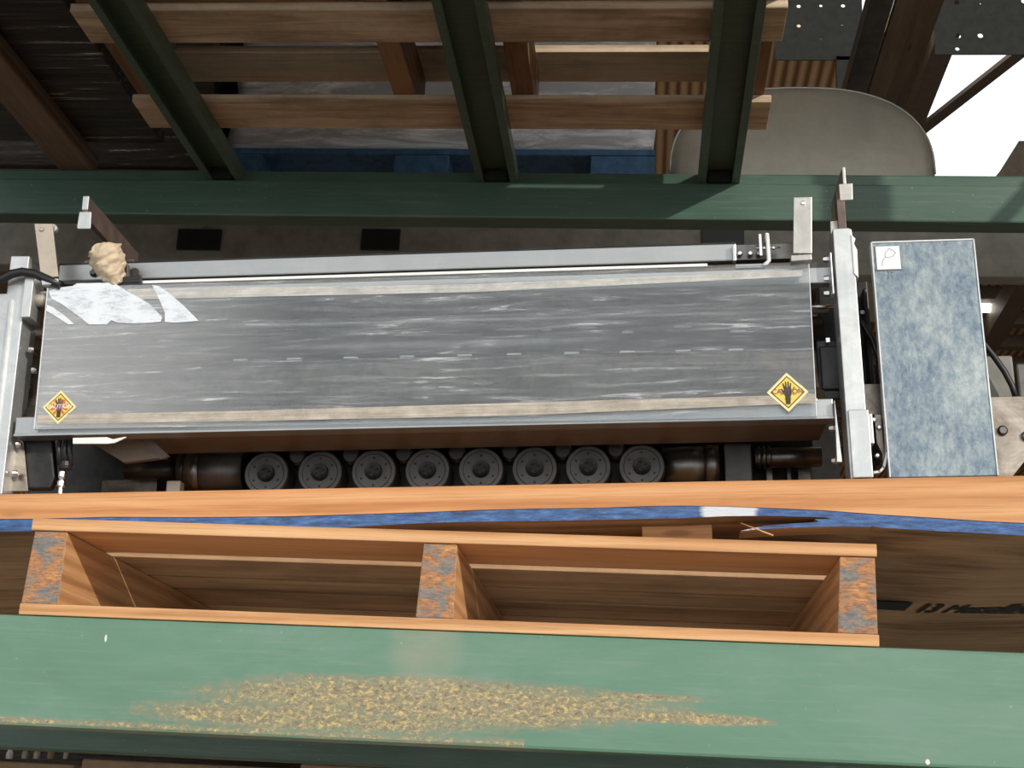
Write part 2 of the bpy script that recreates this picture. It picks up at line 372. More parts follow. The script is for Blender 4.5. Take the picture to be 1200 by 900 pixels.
M['hood'] = steel('grey metal hood', (.40, .39, .33), .36, 'n', .25, .5, dark=(.33, .32, .27), metallic=.5, bmp=.05)
M['perf'] = plain('dark grey perforated steel', (.07, .075, .07), .5, .3, .2)
M['palebeam'] = plain('pale grey beam paint', (.24, .235, .205), .5, 0, .3, 5)
M['carton'] = plain('brown carton', (.42, .29, .18), .8, 0, .15)
M['concrete'] = plain('concrete', (.32, .31, .29), .85, 0, .2, 2)
def roofmat():
    m_, nt, bs, N, L = newmat('tan corrugated roof deck')
    w_ = N.new('ShaderNodeTexWave'); w_.bands_direction = 'X'; w_.inputs['Scale'].default_value = 1.0
    L.new(coords(nt, (4.2, .05, .05)), w_.inputs['Vector'])
    n = noise(nt, coords(nt, (3, 1, 1)), 2, 5, .7)
    c = ramp(nt, math_(nt, 'ADD', math_(nt, 'MULTIPLY', w_.outputs['Fac'], .6), math_(nt, 'MULTIPLY', n, .4)), [(.25, (.26, .13, .06)), (.45, (.58, .34, .16)), (.75, (.74, .52, .30))])
    L.new(c, bs.inputs['Base Color']); bs.inputs['Roughness'].default_value = .6; bump(nt, bs, w_.outputs['Fac'], .5, .03); return m_
M['roof'] = roofmat()
M['rbeam'] = plain('brown roof steel', (.16, .12, .085), .6, .1, .2)
mm, nt, bs, N, L = newmat('fluorescent tube'); bs.inputs['Emission Color'].default_value = (1, .95, .85, 1); bs.inputs['Emission Strength'].default_value = 6; M['lamp'] = mm

# ------------------------------------------------------------ setting
FZ = -1.87
b = MB(); b.box(-14, 14, -14, 18, FZ-.2, FZ); tag(b.build('floor', M['concrete']), kind='structure')
RZ = 4.5
YF = -5.7      # the roof ends here; unseen front part added to dim the ambient sky
hx0, hx1, hy0, hy1 = 1.93, 4.6, 3.6, 8.6
b = MB()
for r_ in ((-14, .7, YF, 18), (.7, hx0, YF, 4.4), (.7, hx0, 6.1, 18), (hx1, 14, YF, 18), (hx0, hx1, YF, hy0), (hx0, hx1, hy1, 18)): b.box(r_[0], r_[1], r_[2], r_[3], RZ, RZ+.12)  # includes a gap beside the main opening, added to brighten the plate holes
tag(b.build('ceiling', M['roof']), kind='structure')
b = MB(); b.box(-14, 14, 17.8, 18, FZ, RZ); tag(b.build('wall_back', M['roof']), kind='structure')
b = MB(); b.box(-14.2, -14, YF, 18, FZ, RZ+.12); tag(b.build('wall_left', M['roof']), kind='structure')
b = MB(); b.box(14, 14.2, YF, 18, FZ, RZ+.12); tag(b.build('wall_right', M['roof']), kind='structure')
k = 1
for yy in [9.0+.62*i for i in range(12)]:
    b = MB(); b.box(-14, 14, yy, yy+.05, RZ-.12, RZ); b.box(-14, 14, yy-.03, yy+.08, RZ-.13, RZ-.12)
    tag(b.build('trim_%d' % k, M['rbeam']), kind='structure'); k += 1
# diagonal braces seen against the opening and the far roof
p0 = atz(1083, 152, RZ-.02); p1 = atz(1216, 48, RZ-.02)
def bar(p0, p1, wd, ht):
    p0, p1 = Vector(p0), Vector(p1); d = (p1-p0).normalized(); s = d.cross(Vector((0,0,1))).normalized()*wd/2; u = Vector((0,0,ht))
    b = MB(); q = [p0-s, p0+s, p0+s+u, p0-s+u]; r2 = [p + (p1-p0) for p in q]
    b.face(q); b.face(r2[::-1])
    for i in range(4): b.face((q[i], r2[i], r2[(i+1) % 4], q[(i+1) % 4]))
    return b
tag(bar(p0 + (p0-p1)*.4, p1 + (p1-p0)*.4, .085, .03).build('trim_%d' % k, M['rbeam']), kind='structure'); k += 1
p0 = atz(1160, 408, RZ-.35); p1 = atz(1200, 340, RZ-.35)
tag(bar(p0, p1 + (p1-p0)*.5, .16, .2).build('trim_%d' % k, M['rbeam']), kind='structure'); k += 1
b = MB(); b.box(hx0-.13, hx0, hy0, hy1, RZ-.12, RZ+.12); b.box(hx0, hx1, hy1, hy1+.1, RZ-.12, RZ+.12); tag(b.build('trim_%d' % k, M['rbeam']), kind='structure'); k += 1
# strip light on the far roof
c = atz(1164, 360, RZ-.14)
t = empty('ceiling_light', (c.x, c.y, RZ-.14), label='bright tube strip light on the far roof beside the tall grey cover', cat='light')
b = MB(); b.box(-.16, .14, -.08, .08, .01, .05); b.build('housing', M['white'], t)
b = MB(); b.cyl((-.15, 0, -.015), (-.03, 0, -.015), .035); b.cyl((.0, 0, -.015), (.12, 0, -.015), .035); b.build('tube', M['lamp'], t)

# ------------------------------------------------------------ pallet rack
RY = 1.02      # inner face of the rear beams
X0, X1 = -1.42, 1.42
def step_beam(y_in, z1, h, mat, name, rear=True, step=.03, **kw):
    """box beam with a step for the supports on its inner side; (y,z) outline along x"""
    d = .055
    s = 1 if rear else -1
    a = y_in
    pts = [(a, z1-h), (a, z1-step), (a+s*.018, z1-step), (a+s*.018, z1), (a+s*d, z1), (a+s*d, z1-h)]
    o = MB().prism(pts, X0, X1, 'x').build(name, mat, None, .004)
    return tag(o, **kw)
step_beam(.055, 0, .130, M['green'], 'rack_beam', rear=False, label='wide green rack beam with a rust patch under the pallet in front', cat='rack beam')
FB = bpy.data.objects['rack_beam']
for (px, py, rx_, rz_) in ((1087, 893, .0025, .0032), (124, 748, .0014, .0045)):
    q = at(px, py, 0); b = MB(); b.prism([(q.x+rx_*math.cos(a*.63)*(1+.15*math.sin(3*a)), q.z+rz_*math.sin(a*.63)) for a in range(10)], -.0004, .0005, 'y')
    b.build('paint_chip', flat('pale bare chip', (.75, .76, .70)), FB)
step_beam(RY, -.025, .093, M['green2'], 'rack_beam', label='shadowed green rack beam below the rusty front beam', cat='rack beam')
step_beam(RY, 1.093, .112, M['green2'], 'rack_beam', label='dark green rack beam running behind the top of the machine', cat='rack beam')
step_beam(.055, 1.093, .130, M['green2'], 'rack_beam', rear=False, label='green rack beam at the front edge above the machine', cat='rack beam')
for sx, lb in ((-1, 'left'), (1, 'right')):
    x = sx*1.46
    t = empty('rack_upright', (x, 0, FZ), label='green perforated rack upright frame at the %s end of the beams' % lb, cat='rack upright')
    for yy in (.0, RY-.015):
        b = MB(); b.box(-.04, .04, yy, yy+.07, 0, 4.2); b.build('post', M['green3'], t, .004)
    for i in range(7):
        b = MB(); z = .3+i*.55; y0, y1 = (.07, RY-.015) if i % 2 else (RY-.015, .07)
        b.tube([(0, y0, z), (0, y1, z+.5)], .015, 8); b.build('brace', M['green3'], t)
# pallet supports (upturned channels resting on the beam steps)
ZS = 1.063
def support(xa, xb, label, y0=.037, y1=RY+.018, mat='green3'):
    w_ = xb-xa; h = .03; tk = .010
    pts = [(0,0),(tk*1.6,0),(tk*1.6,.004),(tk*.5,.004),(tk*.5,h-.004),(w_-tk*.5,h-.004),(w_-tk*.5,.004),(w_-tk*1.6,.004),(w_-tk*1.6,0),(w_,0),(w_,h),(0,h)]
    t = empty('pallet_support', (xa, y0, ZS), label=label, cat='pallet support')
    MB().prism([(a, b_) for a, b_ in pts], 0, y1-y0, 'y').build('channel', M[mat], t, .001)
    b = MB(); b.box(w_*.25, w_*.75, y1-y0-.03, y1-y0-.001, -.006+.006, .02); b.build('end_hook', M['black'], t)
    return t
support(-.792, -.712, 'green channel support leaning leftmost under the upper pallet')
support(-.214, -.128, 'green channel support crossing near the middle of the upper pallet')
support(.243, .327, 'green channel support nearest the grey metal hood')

# ------------------------------------------------------------ front pallet
P = empty('wooden_pallet', (-.597, 0, 0), label='pine pallet with orange grey stringer ends sitting on the rusty front beam', cat='pallet')
W = 1.016
for i, (a, c_) in enumerate(((0, .046), (.482, .527), (.970, 1.015))):
    b = MB(); zb, zt = .0145, .103
    pts = [(a, zb), (c_, zb), (c_-.001, zt), (a+.004, zt)]
    b.prism(pts, .003, 1.045, 'y', 0, front=1); b.build('stringer', [M['pallet_y'], M['end']], P, .0012)
for y0, y1 in ((0, .10), (.42, .53), (.94, 1.05)):
    MB().box(0, W, y0, y1, 0.0005, .014).build('bottom_board', M['pallet_x'], P, .0012)
y = 0
for i, wd in enumerate((.135, .14, .10, .14, .135, .10, .14)):
    MB().box(0, W, y, y+wd, .1035, .1185).build('deck_board', M['pallet_x'] if i == 0 else M['deck_x'], P, .0012)
    y += wd + (.032 if i == 0 else .013)

# ------------------------------------------------------------ timber platform under the machine, tilted a little
TH = .0468; YM = .12; Z0 = .195
ROT = (0, -TH, 0)
cT, sT = math.cos(TH), math.sin(TH)
def m2(px, py, yl=0.0):
    p = at(px, py, YM+yl); x, z = p.x, p.z-Z0
    return (x*cT + z*sT, -x*sT + z*cT)
def mr(x0, y0, x1, y1, yl=0.0):
    a = m2(x0, y0, yl); c_ = m2(x1, y1, yl); return a[0], c_[0], c_[1], a[1]
PL = empty('timber_platform', (0, YM, Z0), ROT, label='long orange timber skid with a blue lower edge under the machine', cat='platform')
XR_ = atz(1186, 757, .165).x + .10; XL_ = -1.12
ob = [(-30, 608), (35, 608), (130, 605.5), (220, 606), (333, 605), (400, 603), (450, 601.5), (500, 600), (560, 597.5), (600, 596.5), (650, 595.5), (700, 595), (760, 593), (800, 592.5), (850, 593), (900, 595), (967, 598), (1033, 603), (1100, 607), (1160, 611), (1230, 614)]
bb = [(-30, 623), (35, 622), (130, 621), (220, 620), (333, 619), (400, 617.5), (450, 615), (500, 612.5), (560, 611), (600, 610.6), (650, 610), (700, 609), (760, 607.5), (800, 607), (850, 604.5), (900, 604), (967, 606), (1033, 618), (1100, 622), (1160, 625), (1230, 629)]
DEP = 1.2
tp = [m2(0, 579), m2(1200, 558)]; O = [m2(*p) for p in ob]; Bq = [m2(*p) for p in bb]
tz = sum(p[1] for p in tp)/2
O = [(XL_, O[0][1])] + O + [(XR_, O[-1][1]+.002)]; Bq = [(XL_, Bq[0][1])] + Bq + [(XR_, Bq[-1][1]+.002)]
MB().prism([(XL_, tz), (XR_, tz)] + O[::-1], 0, DEP, 'y').build('deck_timber', M['plat_x'], PL)
MB().prism(O + [(p[0], p[1]) for p in Bq[::-1]], 0.0015, DEP-.01, 'y', 1, front=0).build('painted_edge', [M['blue'], M['under_x']], PL)
b = MB()
spl = [m2(*p) for p in [(868, 622), (890, 620), (930, 618), (975, 616.5), (1020, 617), (1030, 612), (990, 607.5), (955, 608), (960, 611.5), (925, 613.5), (895, 616)]]
b.prism(spl, .001, .05, 'y', 1, front=0); b.build('split_edge', [M['blue'], M['under_x']], PL)
a = m2(868, 612, -.004); c_ = m2(906, 628, -.004)
MB().tube([(a[0], -.0, a[1]), (c_[0], -.006, c_[1])], [.0006, .0012], 5).build('splinter', M['pallet_x'], PL)
# block between the pallet deck and the platform
x0, x1, z0, z1 = mr(752, 606, 835, 634, .05)
b = MB(); b.box(x0, x1, .05, .14, z0-.002, z1+.004); tag(b.build('block', M['pallet_x'], PL, .001), label='small pine block wedged between pallet and platform')
# stencilled print on the underside
q = m2(1110, 712, .6)
zu = Bq[-3][1]
b = MB()
pc = atz(1120, 713, .16)
for dx in (-.0022, 0, .0022): text_faces(b, '13 Messallbury', .125, dx, 0, dx*.02, 0, shear=.2, xy=True, flip=True, sx=.29)
b.bm.verts.ensure_lookup_table()
o = b.build('stencil_print', M['black'], PL)
ink_loc = pc
zl = (-pc.x*sT + (.16-Z0)*cT)
xs = pc.x*cT + (pc.z-Z0)*sT + .045
def zund(x):
    k0 = max(i for i in range(len(Bq)-1) if Bq[i][0] <= x); t_ = (x-Bq[k0][0])/(Bq[k0+1][0]-Bq[k0][0]); return Bq[k0][1]*(1-t_)+Bq[k0+1][1]*t_
def settle(o, x, hw_):
    za, zb2 = zund(x-hw_), zund(x+hw_); o.location = (x, pc.y-YM, min((za+zb2)/2, zund(x))-.0022); o.rotation_euler = (0, -math.atan2(zb2-za, 2*hw_), 0)
settle(o, xs, .2); o['label'] = 'black stencilled lettering on the underside'
xb_ = atz(1044, 708, .16); xb_ = xb_.x*cT + (.16-Z0)*sT
b = MB(); b.box(-.04, .03, -.05, .03, -.0004, .0); o = b.build('stencil_bar', M['black'], PL); settle(o, xb_, .04); o['label'] = 'black stencilled bar on the underside'


# ------------------------------------------------------------ the machine
MC = empty('roller_machine', (0, YM, Z0), ROT, label='long aluminium roller machine with a scratched clear guard on the timber platform', cat='machine')
ZT = tz     # platform top in machine coordinates
def part(b, name, mat, bevel=0, parent=None, label=None, **k):
    o = b.build(name, M[mat] if isinstance(mat, str) else mat, parent or MC, bevel, **k)
    if label: o['label'] = label
    return o
# left post
lp = [m2(*p) for p in [(12, 299), (34, 299), (31, 345), (19, 445), (3, 572), (-34, 574), (-12, 345), (8, 343)]]
zb = ZT+.0005
b = MB(); b.prism([(lp[0][0], lp[0][1]), (lp[1][0], lp[1][1]), (lp[1][0]-.001, zb), (lp[1][0]-.05, zb), (lp[1][0]-.05, lp[7][1]), (lp[0][0], lp[7][1])], 0.002, .05, 'y')
part(b, 'post', 'alu', .0015)
# a narrow groove strip and inner plate on the left post
x0, x1, z0, z1 = mr(5, 350, 14, 560, 0); b = MB(); b.box(lp[1][0]-.020, lp[1][0]-.016, -.002, .003, zb+.002, lp[7][1]-.01); part(b, 'edge_strip', 'alu', .0005)
x0, x1, z0, z1 = mr(30, 322, 35.5, 372, -.004); b = MB(); b.box(x0, x1, -.006, .03, z0, z1); part(b, 'hinge_plate', 'alu', .001)
# right post
r0 = m2(976, 267); r1 = m2(998, 266); rb = m2(1012, 555)
xr0, xr1 = r0[0], r1[0]
b = MB(); pts = [(xr0, zb), (xr1+.001, zb), (xr1+.001, r1[1]-.055), (xr1+.002, r1[1]-.03), (xr1+.0005, r1[1]-.012), (xr1, r1[1]-.002), (xr1-.004, r1[1]), (xr0, r1[1]-.0005)]
b.prism(pts, .002, .045, 'y'); part(b, 'post', 'alu', .0012)
x0, x1, z0, z1 = mr(986, 481, 1012, 556); b = MB(); b.box(xr0+.0025, xr1+.003, -.003, .004, zb+.0005, z1); part(b, 'foot_sleeve', 'alu', .001)
x0, x1, z0, z1 = mr(999, 275, 1003, 325); b = MB(); b.prism([(xr1-.001, z1), (xr1+.004, z1-.006), (xr1+.0015, z1-.013), (xr1+.005, z1-.022), (xr1+.004, z0), (xr1-.001, z0+.006)], 0.0, .03, 'y'); part(b, 'peeling_tape', 'white')
# rails
def rail(px0, py0, px1, py1, yl, d, name, mat='alu_x', bev=.001, h=None):
    a = m2(px0, py0, yl); c_ = m2(px1, py1, yl)
    b = MB(); b.box(a[0], c_[0], yl, yl+d, c_[1] if h is None else a[1]-h, a[1]); return part(b, name, mat, bev)
a = m2(19, 487, .004); c_ = m2(976, 468, .004); za = (a[1]+c_[1])/2
e0 = m2(19, 512, .004); e1 = m2(976, 490, .004); zbm = (e0[1]+e1[1])/2
b = MB(); b.box(a[0], c_[0], .004, .03, zbm, za); part(b, 'lower_rail', 'alu_x', .0015)
b = MB(); b.box(a[0], c_[0], .0015, .0045, zbm-.0005, zbm+.003); b.box(a[0]+.03, c_[0]-.02, .0025, .0045, za-.004, za); part(b, 'rail_lip', 'alu_x', .0005)
RZB, RZT = zbm, za
# tray under the rail: horizontal underside
b = MB(); b.box(m2(112, 510, .01)[0], c_[0]-.004, .03, .125, zbm+.004, zbm+.012); part(b, 'tray', 'under', .001)
# upper bar behind the guard
a = m2(36, 340, .012); c_ = m2(975, 313, .012); e = m2(975, 332, .012)
UZ1 = (a[1]+c_[1])/2; UZ0 = UZ1-(c_[1]-e[1])
b = MB(); b.box(a[0], c_[0], .012, .03, UZ0, UZ1); part(b, 'upper_bar', 'alu_x', .0015)
a = m2(38, 339, .0); c_ = m2(55, 357, .0); b = MB(); b.cyl((a[0], .012, (a[1]+c_[1])/2), (c_[0], .012, (a[1]+c_[1])/2), .0095, 20); part(b, 'hinge_barrel', 'cream', label='pale hinge barrel beside the left post')
# guard rail lip (bright white strip), top rail behind
a = m2(150, 329.5, .006); c_ = m2(829, 309.5, .006); zl_ = (a[1]+c_[1])/2
b = MB(); b.box(a[0], c_[0], .004, .012, zl_-.0045, zl_); part(b, 'white_strip', 'white', .0008, label='white strip along the guard top')
a = m2(73, 310, .05); c_ = m2(862, 289, .05); e = m2(73, 331, .05); zt_ = (a[1]+c_[1])/2; zbb = zt_-(a[1]-e[1])
TR = part(MB().box(a[0], c_[0], .04, .075, zbb, zt_), 'top_rail', 'alu_x', .002)
b = MB(); b.box(a[0], c_[0], .0385, .040, zt_-.0025, zt_-.0008); part(b, 'rail_groove', 'dark')
a1 = m2(858, 289, .045); c1 = m2(930, 306, .045)
b = MB(); b.box(a1[0], c1[0]+.01, .046, .06, zbb+.003, zt_-.001); part(b, 'rail_end_block', 'roll', .001)
b = MB()
x0, x1, z0, z1 = mr(858, 288, 862, 307, .035); b.box(x0, x1, .03, .046, z0, z1); part(b, 'end_plate', 'alu', .0005)
for px in (867, 879, 889):
    q = m2(px, 298, .043); b = MB(); b.bolt(q[0], .044, q[1], .0045, .006); part(b, 'screw', 'chrome')
# white U handle with threaded bolt
h0 = m2(899, 275, .02); h1 = m2(899, 309, .02); h2 = m2(894, 312, .02)
b = MB(); b.tube([(h0[0], .02, h0[1]), (h0[0]+.0005, .02, h1[1]+.004), (h1[0]-.0005, .02, h1[1]+.001), (h2[0], .02, h2[1])], .0028, 10); b.tube([(h0[0], .02, h0[1]), (h0[0], .05, h0[1])], .0028, 10)
part(b, 'bent_handle', 'white', label='white bent rod handle at right top')
q0 = m2(884, 291, .03); q1 = m2(914, 289, .03)
b = MB(); b.cyl((q0[0], .03, q0[1]), (q1[0], .03, q0[1]), .0014, 8)
for i in range(3): b.lathe((q0[0]+.012+i*.006, .03, q0[1]), [(0, .003), (.003, .003)], 'x', 6)
b.box(m2(889, 276, .03)[0], m2(892, 276, .03)[0], .028, .034, m2(889, 300, .03)[1], m2(889, 275, .03)[1])
part(b, 'adjuster_bolt', 'chrome')
# grey sheet step under the white strip at right
rail(862, 310, 896, 313, .02, .02, 'ledge', 'alu_x', 0)

# ---- inner stainless sheet and rollers behind the guard (outline along x)
xa = m2(40, 420, .06)[0]; xb = m2(962, 420, .06)[0]
def zrow(py, yl, px=600): return m2(px, py, yl)[1]
prof = [(.035, zrow(318, .035)), (.040, zrow(330, .04)), (.046, zrow(339, .046)), (.056, zrow(349, .056)), (.070, zrow(360, .07)), (.078, zrow(366, .078))]
back = [(y_+.004, z_) for y_, z_ in prof[::-1]]
part(MB().prism(prof+back, xa, xb, 'x'), 'upper_cover_sheet', 'inox')
zc = zrow(397, .10)
b = MB(); b.tube([(xa-.01, .13, zc), (xb+.012, .13, zc)], .030, 40); part(b, 'large_roller', 'roll')
b = MB(); b.tube([(xa-.02, .086, zrow(374, .086)), (xb+.018, .086, zrow(374, .086))], .0048, 24); part(b, 'highlight_bar', 'alu')  # bright bar added for the highlight line along the roller
prof = [(.074, zrow(417, .074)), (.066, zrow(421, .066)), (.060, zrow(440, .06)), (.050, zrow(462, .05)), (.036, zrow(478, .036)), (.031, zrow(486, .031))]
back = [(y_+.004, z_+.001) for y_, z_ in prof[::-1]]
LS = part(MB().prism(prof+back, xa, xb, 'x'), 'lower_cover_sheet', 'inox')
for i, px in enumerate((283, 346, 412, 478, 545, 603, 670, 735, 800, 862)):
    q = m2(px, 417 - (px-600)*.021, .072); b = MB(); b.box(q[0]-.010, q[0]+.010, .064, .072, q[1]-.0015, q[1]+.0012); part(b, 'slot_tab', 'alu_x')
b = MB(); b.box(xa, xb, .165, .17, zrow(500, .165), zrow(318, .165)); part(b, 'rear_sheet', 'roll')
for px, w_ in ((610, .055), (688, .02), (735, .012), (800, .02), (865, .018), (640, .012)):
    q = m2(px, 386+random.uniform(-3, 8), .1); b = MB(); n = 9
    up = [(q[0]+(i/(n-1)-.5)*w_*1.3, q[1]+.001+abs(math.sin(i*1.9))*.0028*math.sin(math.pi*i/(n-1))) for i in range(n)]
    lo_ = [(x_, q[1]-.0012*math.sin(math.pi*i/(n-1))-.0003) for i, (x_, z_) in enumerate(up)][::-1]
    b.prism(up+lo_, .098, .0995, 'y'); part(b, 'paint_flake', 'alu_x')

# ---- the guard with stickers and white patch
g0 = [m2(*p, -.004) for p in [(56, 337), (948, 309.5), (957, 488), (40, 503)]]
b = MB(); b.prism(g0, -.004, -.0015, 'y'); G = part(b, 'clear_guard', 'guard', label='scratched see-through guard sheet')
b = MB()
e0, e1 = g0[1], g0[2]
b.prism([(e0[0]-.0006, e0[1]), (e0[0]+.0004, e0[1]), (e1[0]+.0004, e1[1]), (e1[0]-.0006, e1[1])], -.0046, -.001, 'y')
part(b, 'guard_edge', 'film', parent=G, label='pale cut edge at the right of the guard')
e0, e1 = g0[0], g0[3]
b = MB(); b.prism([(e0[0]-.0006, e0[1]), (e0[0]+.0006, e0[1]), (e1[0]+.0006, e1[1]), (e1[0]-.0006, e1[1])], -.0046, -.001, 'y')
part(b, 'guard_edge', 'film', parent=G, label='pale cut edge at the left of the guard')
film = [(57, 341), (68, 337), (85, 335), (90, 332), (133, 331), (142, 338), (160, 350), (170, 351), (180, 359), (190, 366), (193, 372), (186, 377), (193, 362), (178, 334), (186, 335), (200, 345), (214, 357), (233, 376), (205, 378), (190, 377), (160, 379), (138, 378), (130, 375), (125, 380), (104, 380), (90, 369), (76, 357), (60, 350)]  # streaky white patch on the guard corner: whole outline, then its pieces
patch_a = [(57, 341), (68, 337), (85, 335), (90, 332), (133, 331), (150, 342), (165, 350), (175, 356), (183, 364), (190, 372), (188, 377), (160, 379), (138, 378), (130, 375), (125, 380), (104, 380), (90, 369), (72, 356), (60, 350)]
patch_b = [(178, 334), (186, 335), (200, 345), (214, 357), (233, 376), (205, 378), (193, 377), (193, 366), (186, 350)]
patch_c = [(55, 357), (62, 360), (76, 370), (87, 380), (80, 380), (66, 371), (54, 364)]
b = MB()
for fl in (patch_a, patch_b, patch_c): b.prism([m2(*p, -.005) for p in fl], -.0049, -.0041, 'y')
part(b, 'corner_patch', 'white_patch', parent=G, label='bright white streaky patch on the guard corner')
b = MB(); b.prism([m2(*p, -.001) for p in [(150, 340), (560, 334), (940, 317.5), (940, 325), (560, 343), (150, 352)]], -.0044, -.0041, 'y'); part(b, 'bonding_tape', 'tape', parent=G, label='scuffed pale tape along the guard top')
b = MB(); b.prism([m2(*p, -.001) for p in [(45, 487), (300, 482), (600, 473), (955, 463), (955, 473), (600, 488), (300, 494), (45, 498)]], -.0044, -.0041, 'y'); part(b, 'bonding_tape', 'tape2', parent=G, label='scuffed tan tape along the guard bottom')
def sticker(px, py, s, rot, red, name, label):
    q = m2(px, py, -.005); b = MB()
    c_, s_ = math.cos(rot), math.sin(rot)
    def T(x, z, f=1.0): return (q[0]+(x*c_-z*s_)*s*f, q[1]+(x*s_+z*c_)*s*f)
    y = -.0047
    notch = [(0, 1), (.5, .5), (1, 0), (.62, -.38), (.55, -.36), (.48, -.52), (0, -1), (-1, 0)]
    notch2 = [(0, 1), (.62, .38), (.66, .36), (1, 0), (0, -1), (-1, 0)]
    outl = notch if red else notch2
    b.prism([T(*p) for p in outl], y, -.0041, 'y', 4)
    def diamond(f, yy, mi): b.face([(T(*p, f)[0], yy, T(*p, f)[1]) for p in ((0,1),(1,0),(0,-1),(-1,0))], mi)
    diamond(.83, y-.0001, 1); diamond(.76, y-.0002, 0)
    def poly(pts, yy, mi):
        b.face([(T(*p)[0], yy, T(*p)[1]) for p in pts], mi)
    if red:
        for k in range(10):
            an = k*math.pi/5+.3; poly([(0,0), (.46*math.cos(an-.18), .46*math.sin(an-.18)), (.56*math.cos(an), .56*math.sin(an)), (.46*math.cos(an+.18), .46*math.sin(an+.18))], y-.0003-.00001*k, 3)
    else:
        for k in range(8):
            an = k*math.pi/4+.4; poly([(.24*math.cos(an-.1), .24*math.sin(an-.1)), (.46*math.cos(an), .46*math.sin(an)), (.24*math.cos(an+.1), .24*math.sin(an+.1))], y-.0003-.00001*k, 5)
    hm = 5 if red else 1
    # hand: wrist, palm, five digits
    poly([(-.11, -.62), (.11, -.62), (.13, -.15), (-.13, -.15)], y-.0005, 1)
    poly([(-.14, -.2), (.16, -.2), (.21, .1), (.17, .22), (-.17, .22), (-.2, 0)], y-.0006, hm)
    for fx, tx, tz_ in ((-.15, -.21, .44), (-.06, -.08, .53), (.04, .05, .54), (.13, .17, .46)):
        poly([(fx-.035, .2), (fx+.035, .2), (tx+.028, tz_), (tx-.028, tz_)], y-.0007, 1)
    poly([(.19, -.08), (.22, .04), (.36, .24), (.31, .27)], y-.0007, hm)
    poly([(-.19, -.08), (-.18, .06), (-.33, .2), (-.30, .1)], y-.00075, hm)
    text_faces(b, 'CAUTION', s*.36, q[0], q[1]+s*(.02), y-.0010, 2 if red else 5, rotate=rot, sx=.92)
    return part(b, name, [M['st_yellow'], M['st_black'], M['st_white'], M['st_red'], M['st_pale'], M['st_purple']], parent=G, label=label)
sticker(69.5, 477, .0235, .0, True, 'warning_sticker', 'torn yellow diamond caution sticker with hand at lower left')
sticker(923, 459.5, .0265, .0, False, 'warning_sticker', 'yellow diamond caution sticker with dark hand at lower right')

# ---- small plates beside the right post
x0, x1, z0, z1 = mr(972, 296, 977.5, 345, -.004); part(MB().box(x0, x1, -.006, .02, z0, z1), 'hinge_plate', 'alu', .001)
x0, x1, z0, z1 = mr(978, 469, 984, 541, -.006); part(MB().prism([(x0, z1), (x1-.001, z1), (x1+.003, z0), (x1-.003, z0)], -.006, .004, 'y'), 'hinge_plate', 'alu', .0008)
for px, py in ((974, 501), (977, 539), (968, 326), (968, 343), (967, 303)):
    q = m2(px, py, .01); b = MB(); b.lathe((q[0]-.003, .012, q[1]), [(0, .0035), (.004, .0045), (.007, .0045)], 'x', 6); part(b, 'bolt', 'chrome')
for px, py in ((43, 334), (38, 367), (38, 410), (23, 521), (19, 555), (41, 434)):
    q = m2(px, py, .02); b = MB(); b.lathe((q[0]-.004, .02, q[1]), [(0, .0045), (.004, .0045), (.007, .0028)], 'x', 10); part(b, 'bolt', 'chrome')
# aluminium block and strap next to the box
x0, x1, z0, z1 = mr(1013, 484, 1025, 520); part(MB().box(x0, x1, .0, .02, z0, z1), 'clamp_block', 'alu', .0015)
pts = [m2(*p, .01) for p in [(1036, 468), (1039, 500), (1039, 530), (1035, 549), (1030, 554), (1022, 555), (1017, 551), (1015.5, 540), (1014, 524)]]
b = MB()
for i in range(len(pts)-1):
    (xA, zA), (xB, zB) = pts[i], pts[i+1]
    d = Vector((xB-xA, zB-zA)).normalized(); n_ = Vector((-d.y, d.x))*.0014
    A_ = (xA-d.x*.0008, zA-d.y*.0008); B_ = (xB+d.x*.0008, zB+d.y*.0008)
    b.prism([(A_[0]+n_.x, A_[1]+n_.y), (B_[0]+n_.x, B_[1]+n_.y), (B_[0]-n_.x, B_[1]-n_.y), (A_[0]-n_.x, A_[1]-n_.y)], .004, .018, 'y')
part(b, 'strap_hook', 'alu')
x0, x1, z0, z1 = mr(1025, 486, 1037, 545, .02); part(MB().prism([(x0, z1), (x1, z1), (x1, z0+.01), (x1-.003, z0), (x0+.006, z0+.015), (x0, z0+.03)], .02, .024, 'y'), 'side_web', 'inox')
for px, py in ((1024, 492), (1030, 501), (1028, 534)):
    q = m2(px, py, .018); b = MB(); b.bolt(q[0], .019, q[1], .0035, .004); part(b, 'bolt', 'chrome')

# ---- tall grey cover box at right
c0 = m2(1022, 285, -.001); c1 = m2(1168, 557, -.001); c2 = m2(1142, 280); c3 = m2(1042, 557)
cx0 = (c0[0]+c3[0])/2; cx1 = (c1[0]+c2[0])/2; cz1 = (c0[1]+c2[1])/2
b = MB(); b.box(cx0, cx1, -.001, .016, zb, cz1); CV = part(b, 'cover_panel', 'cover', .0012, label='scratched blue grey metal cover panel')
b = MB(); b.box(cx0-.0010, cx0+.0008, -.0022, .012, zb+.0005, cz1); b.box(cx1-.0009, cx1+.0008, -.0022, .012, zb+.0005, cz1); b.box(cx0, cx1, -.0022, .01, cz1-.0012, cz1+.0008); part(b, 'folded_edge', 'alu', parent=CV)
x0, x1, z0, z1 = mr(1026, 289, 1056, 315, -.003)
b = MB(); b.box(x0-.0012, x1+.0012, -.0023, -.001, z0-.0012, z1+.0012, 1); b.box(x0, x1, -.003, -.002, z0, z1, 0)
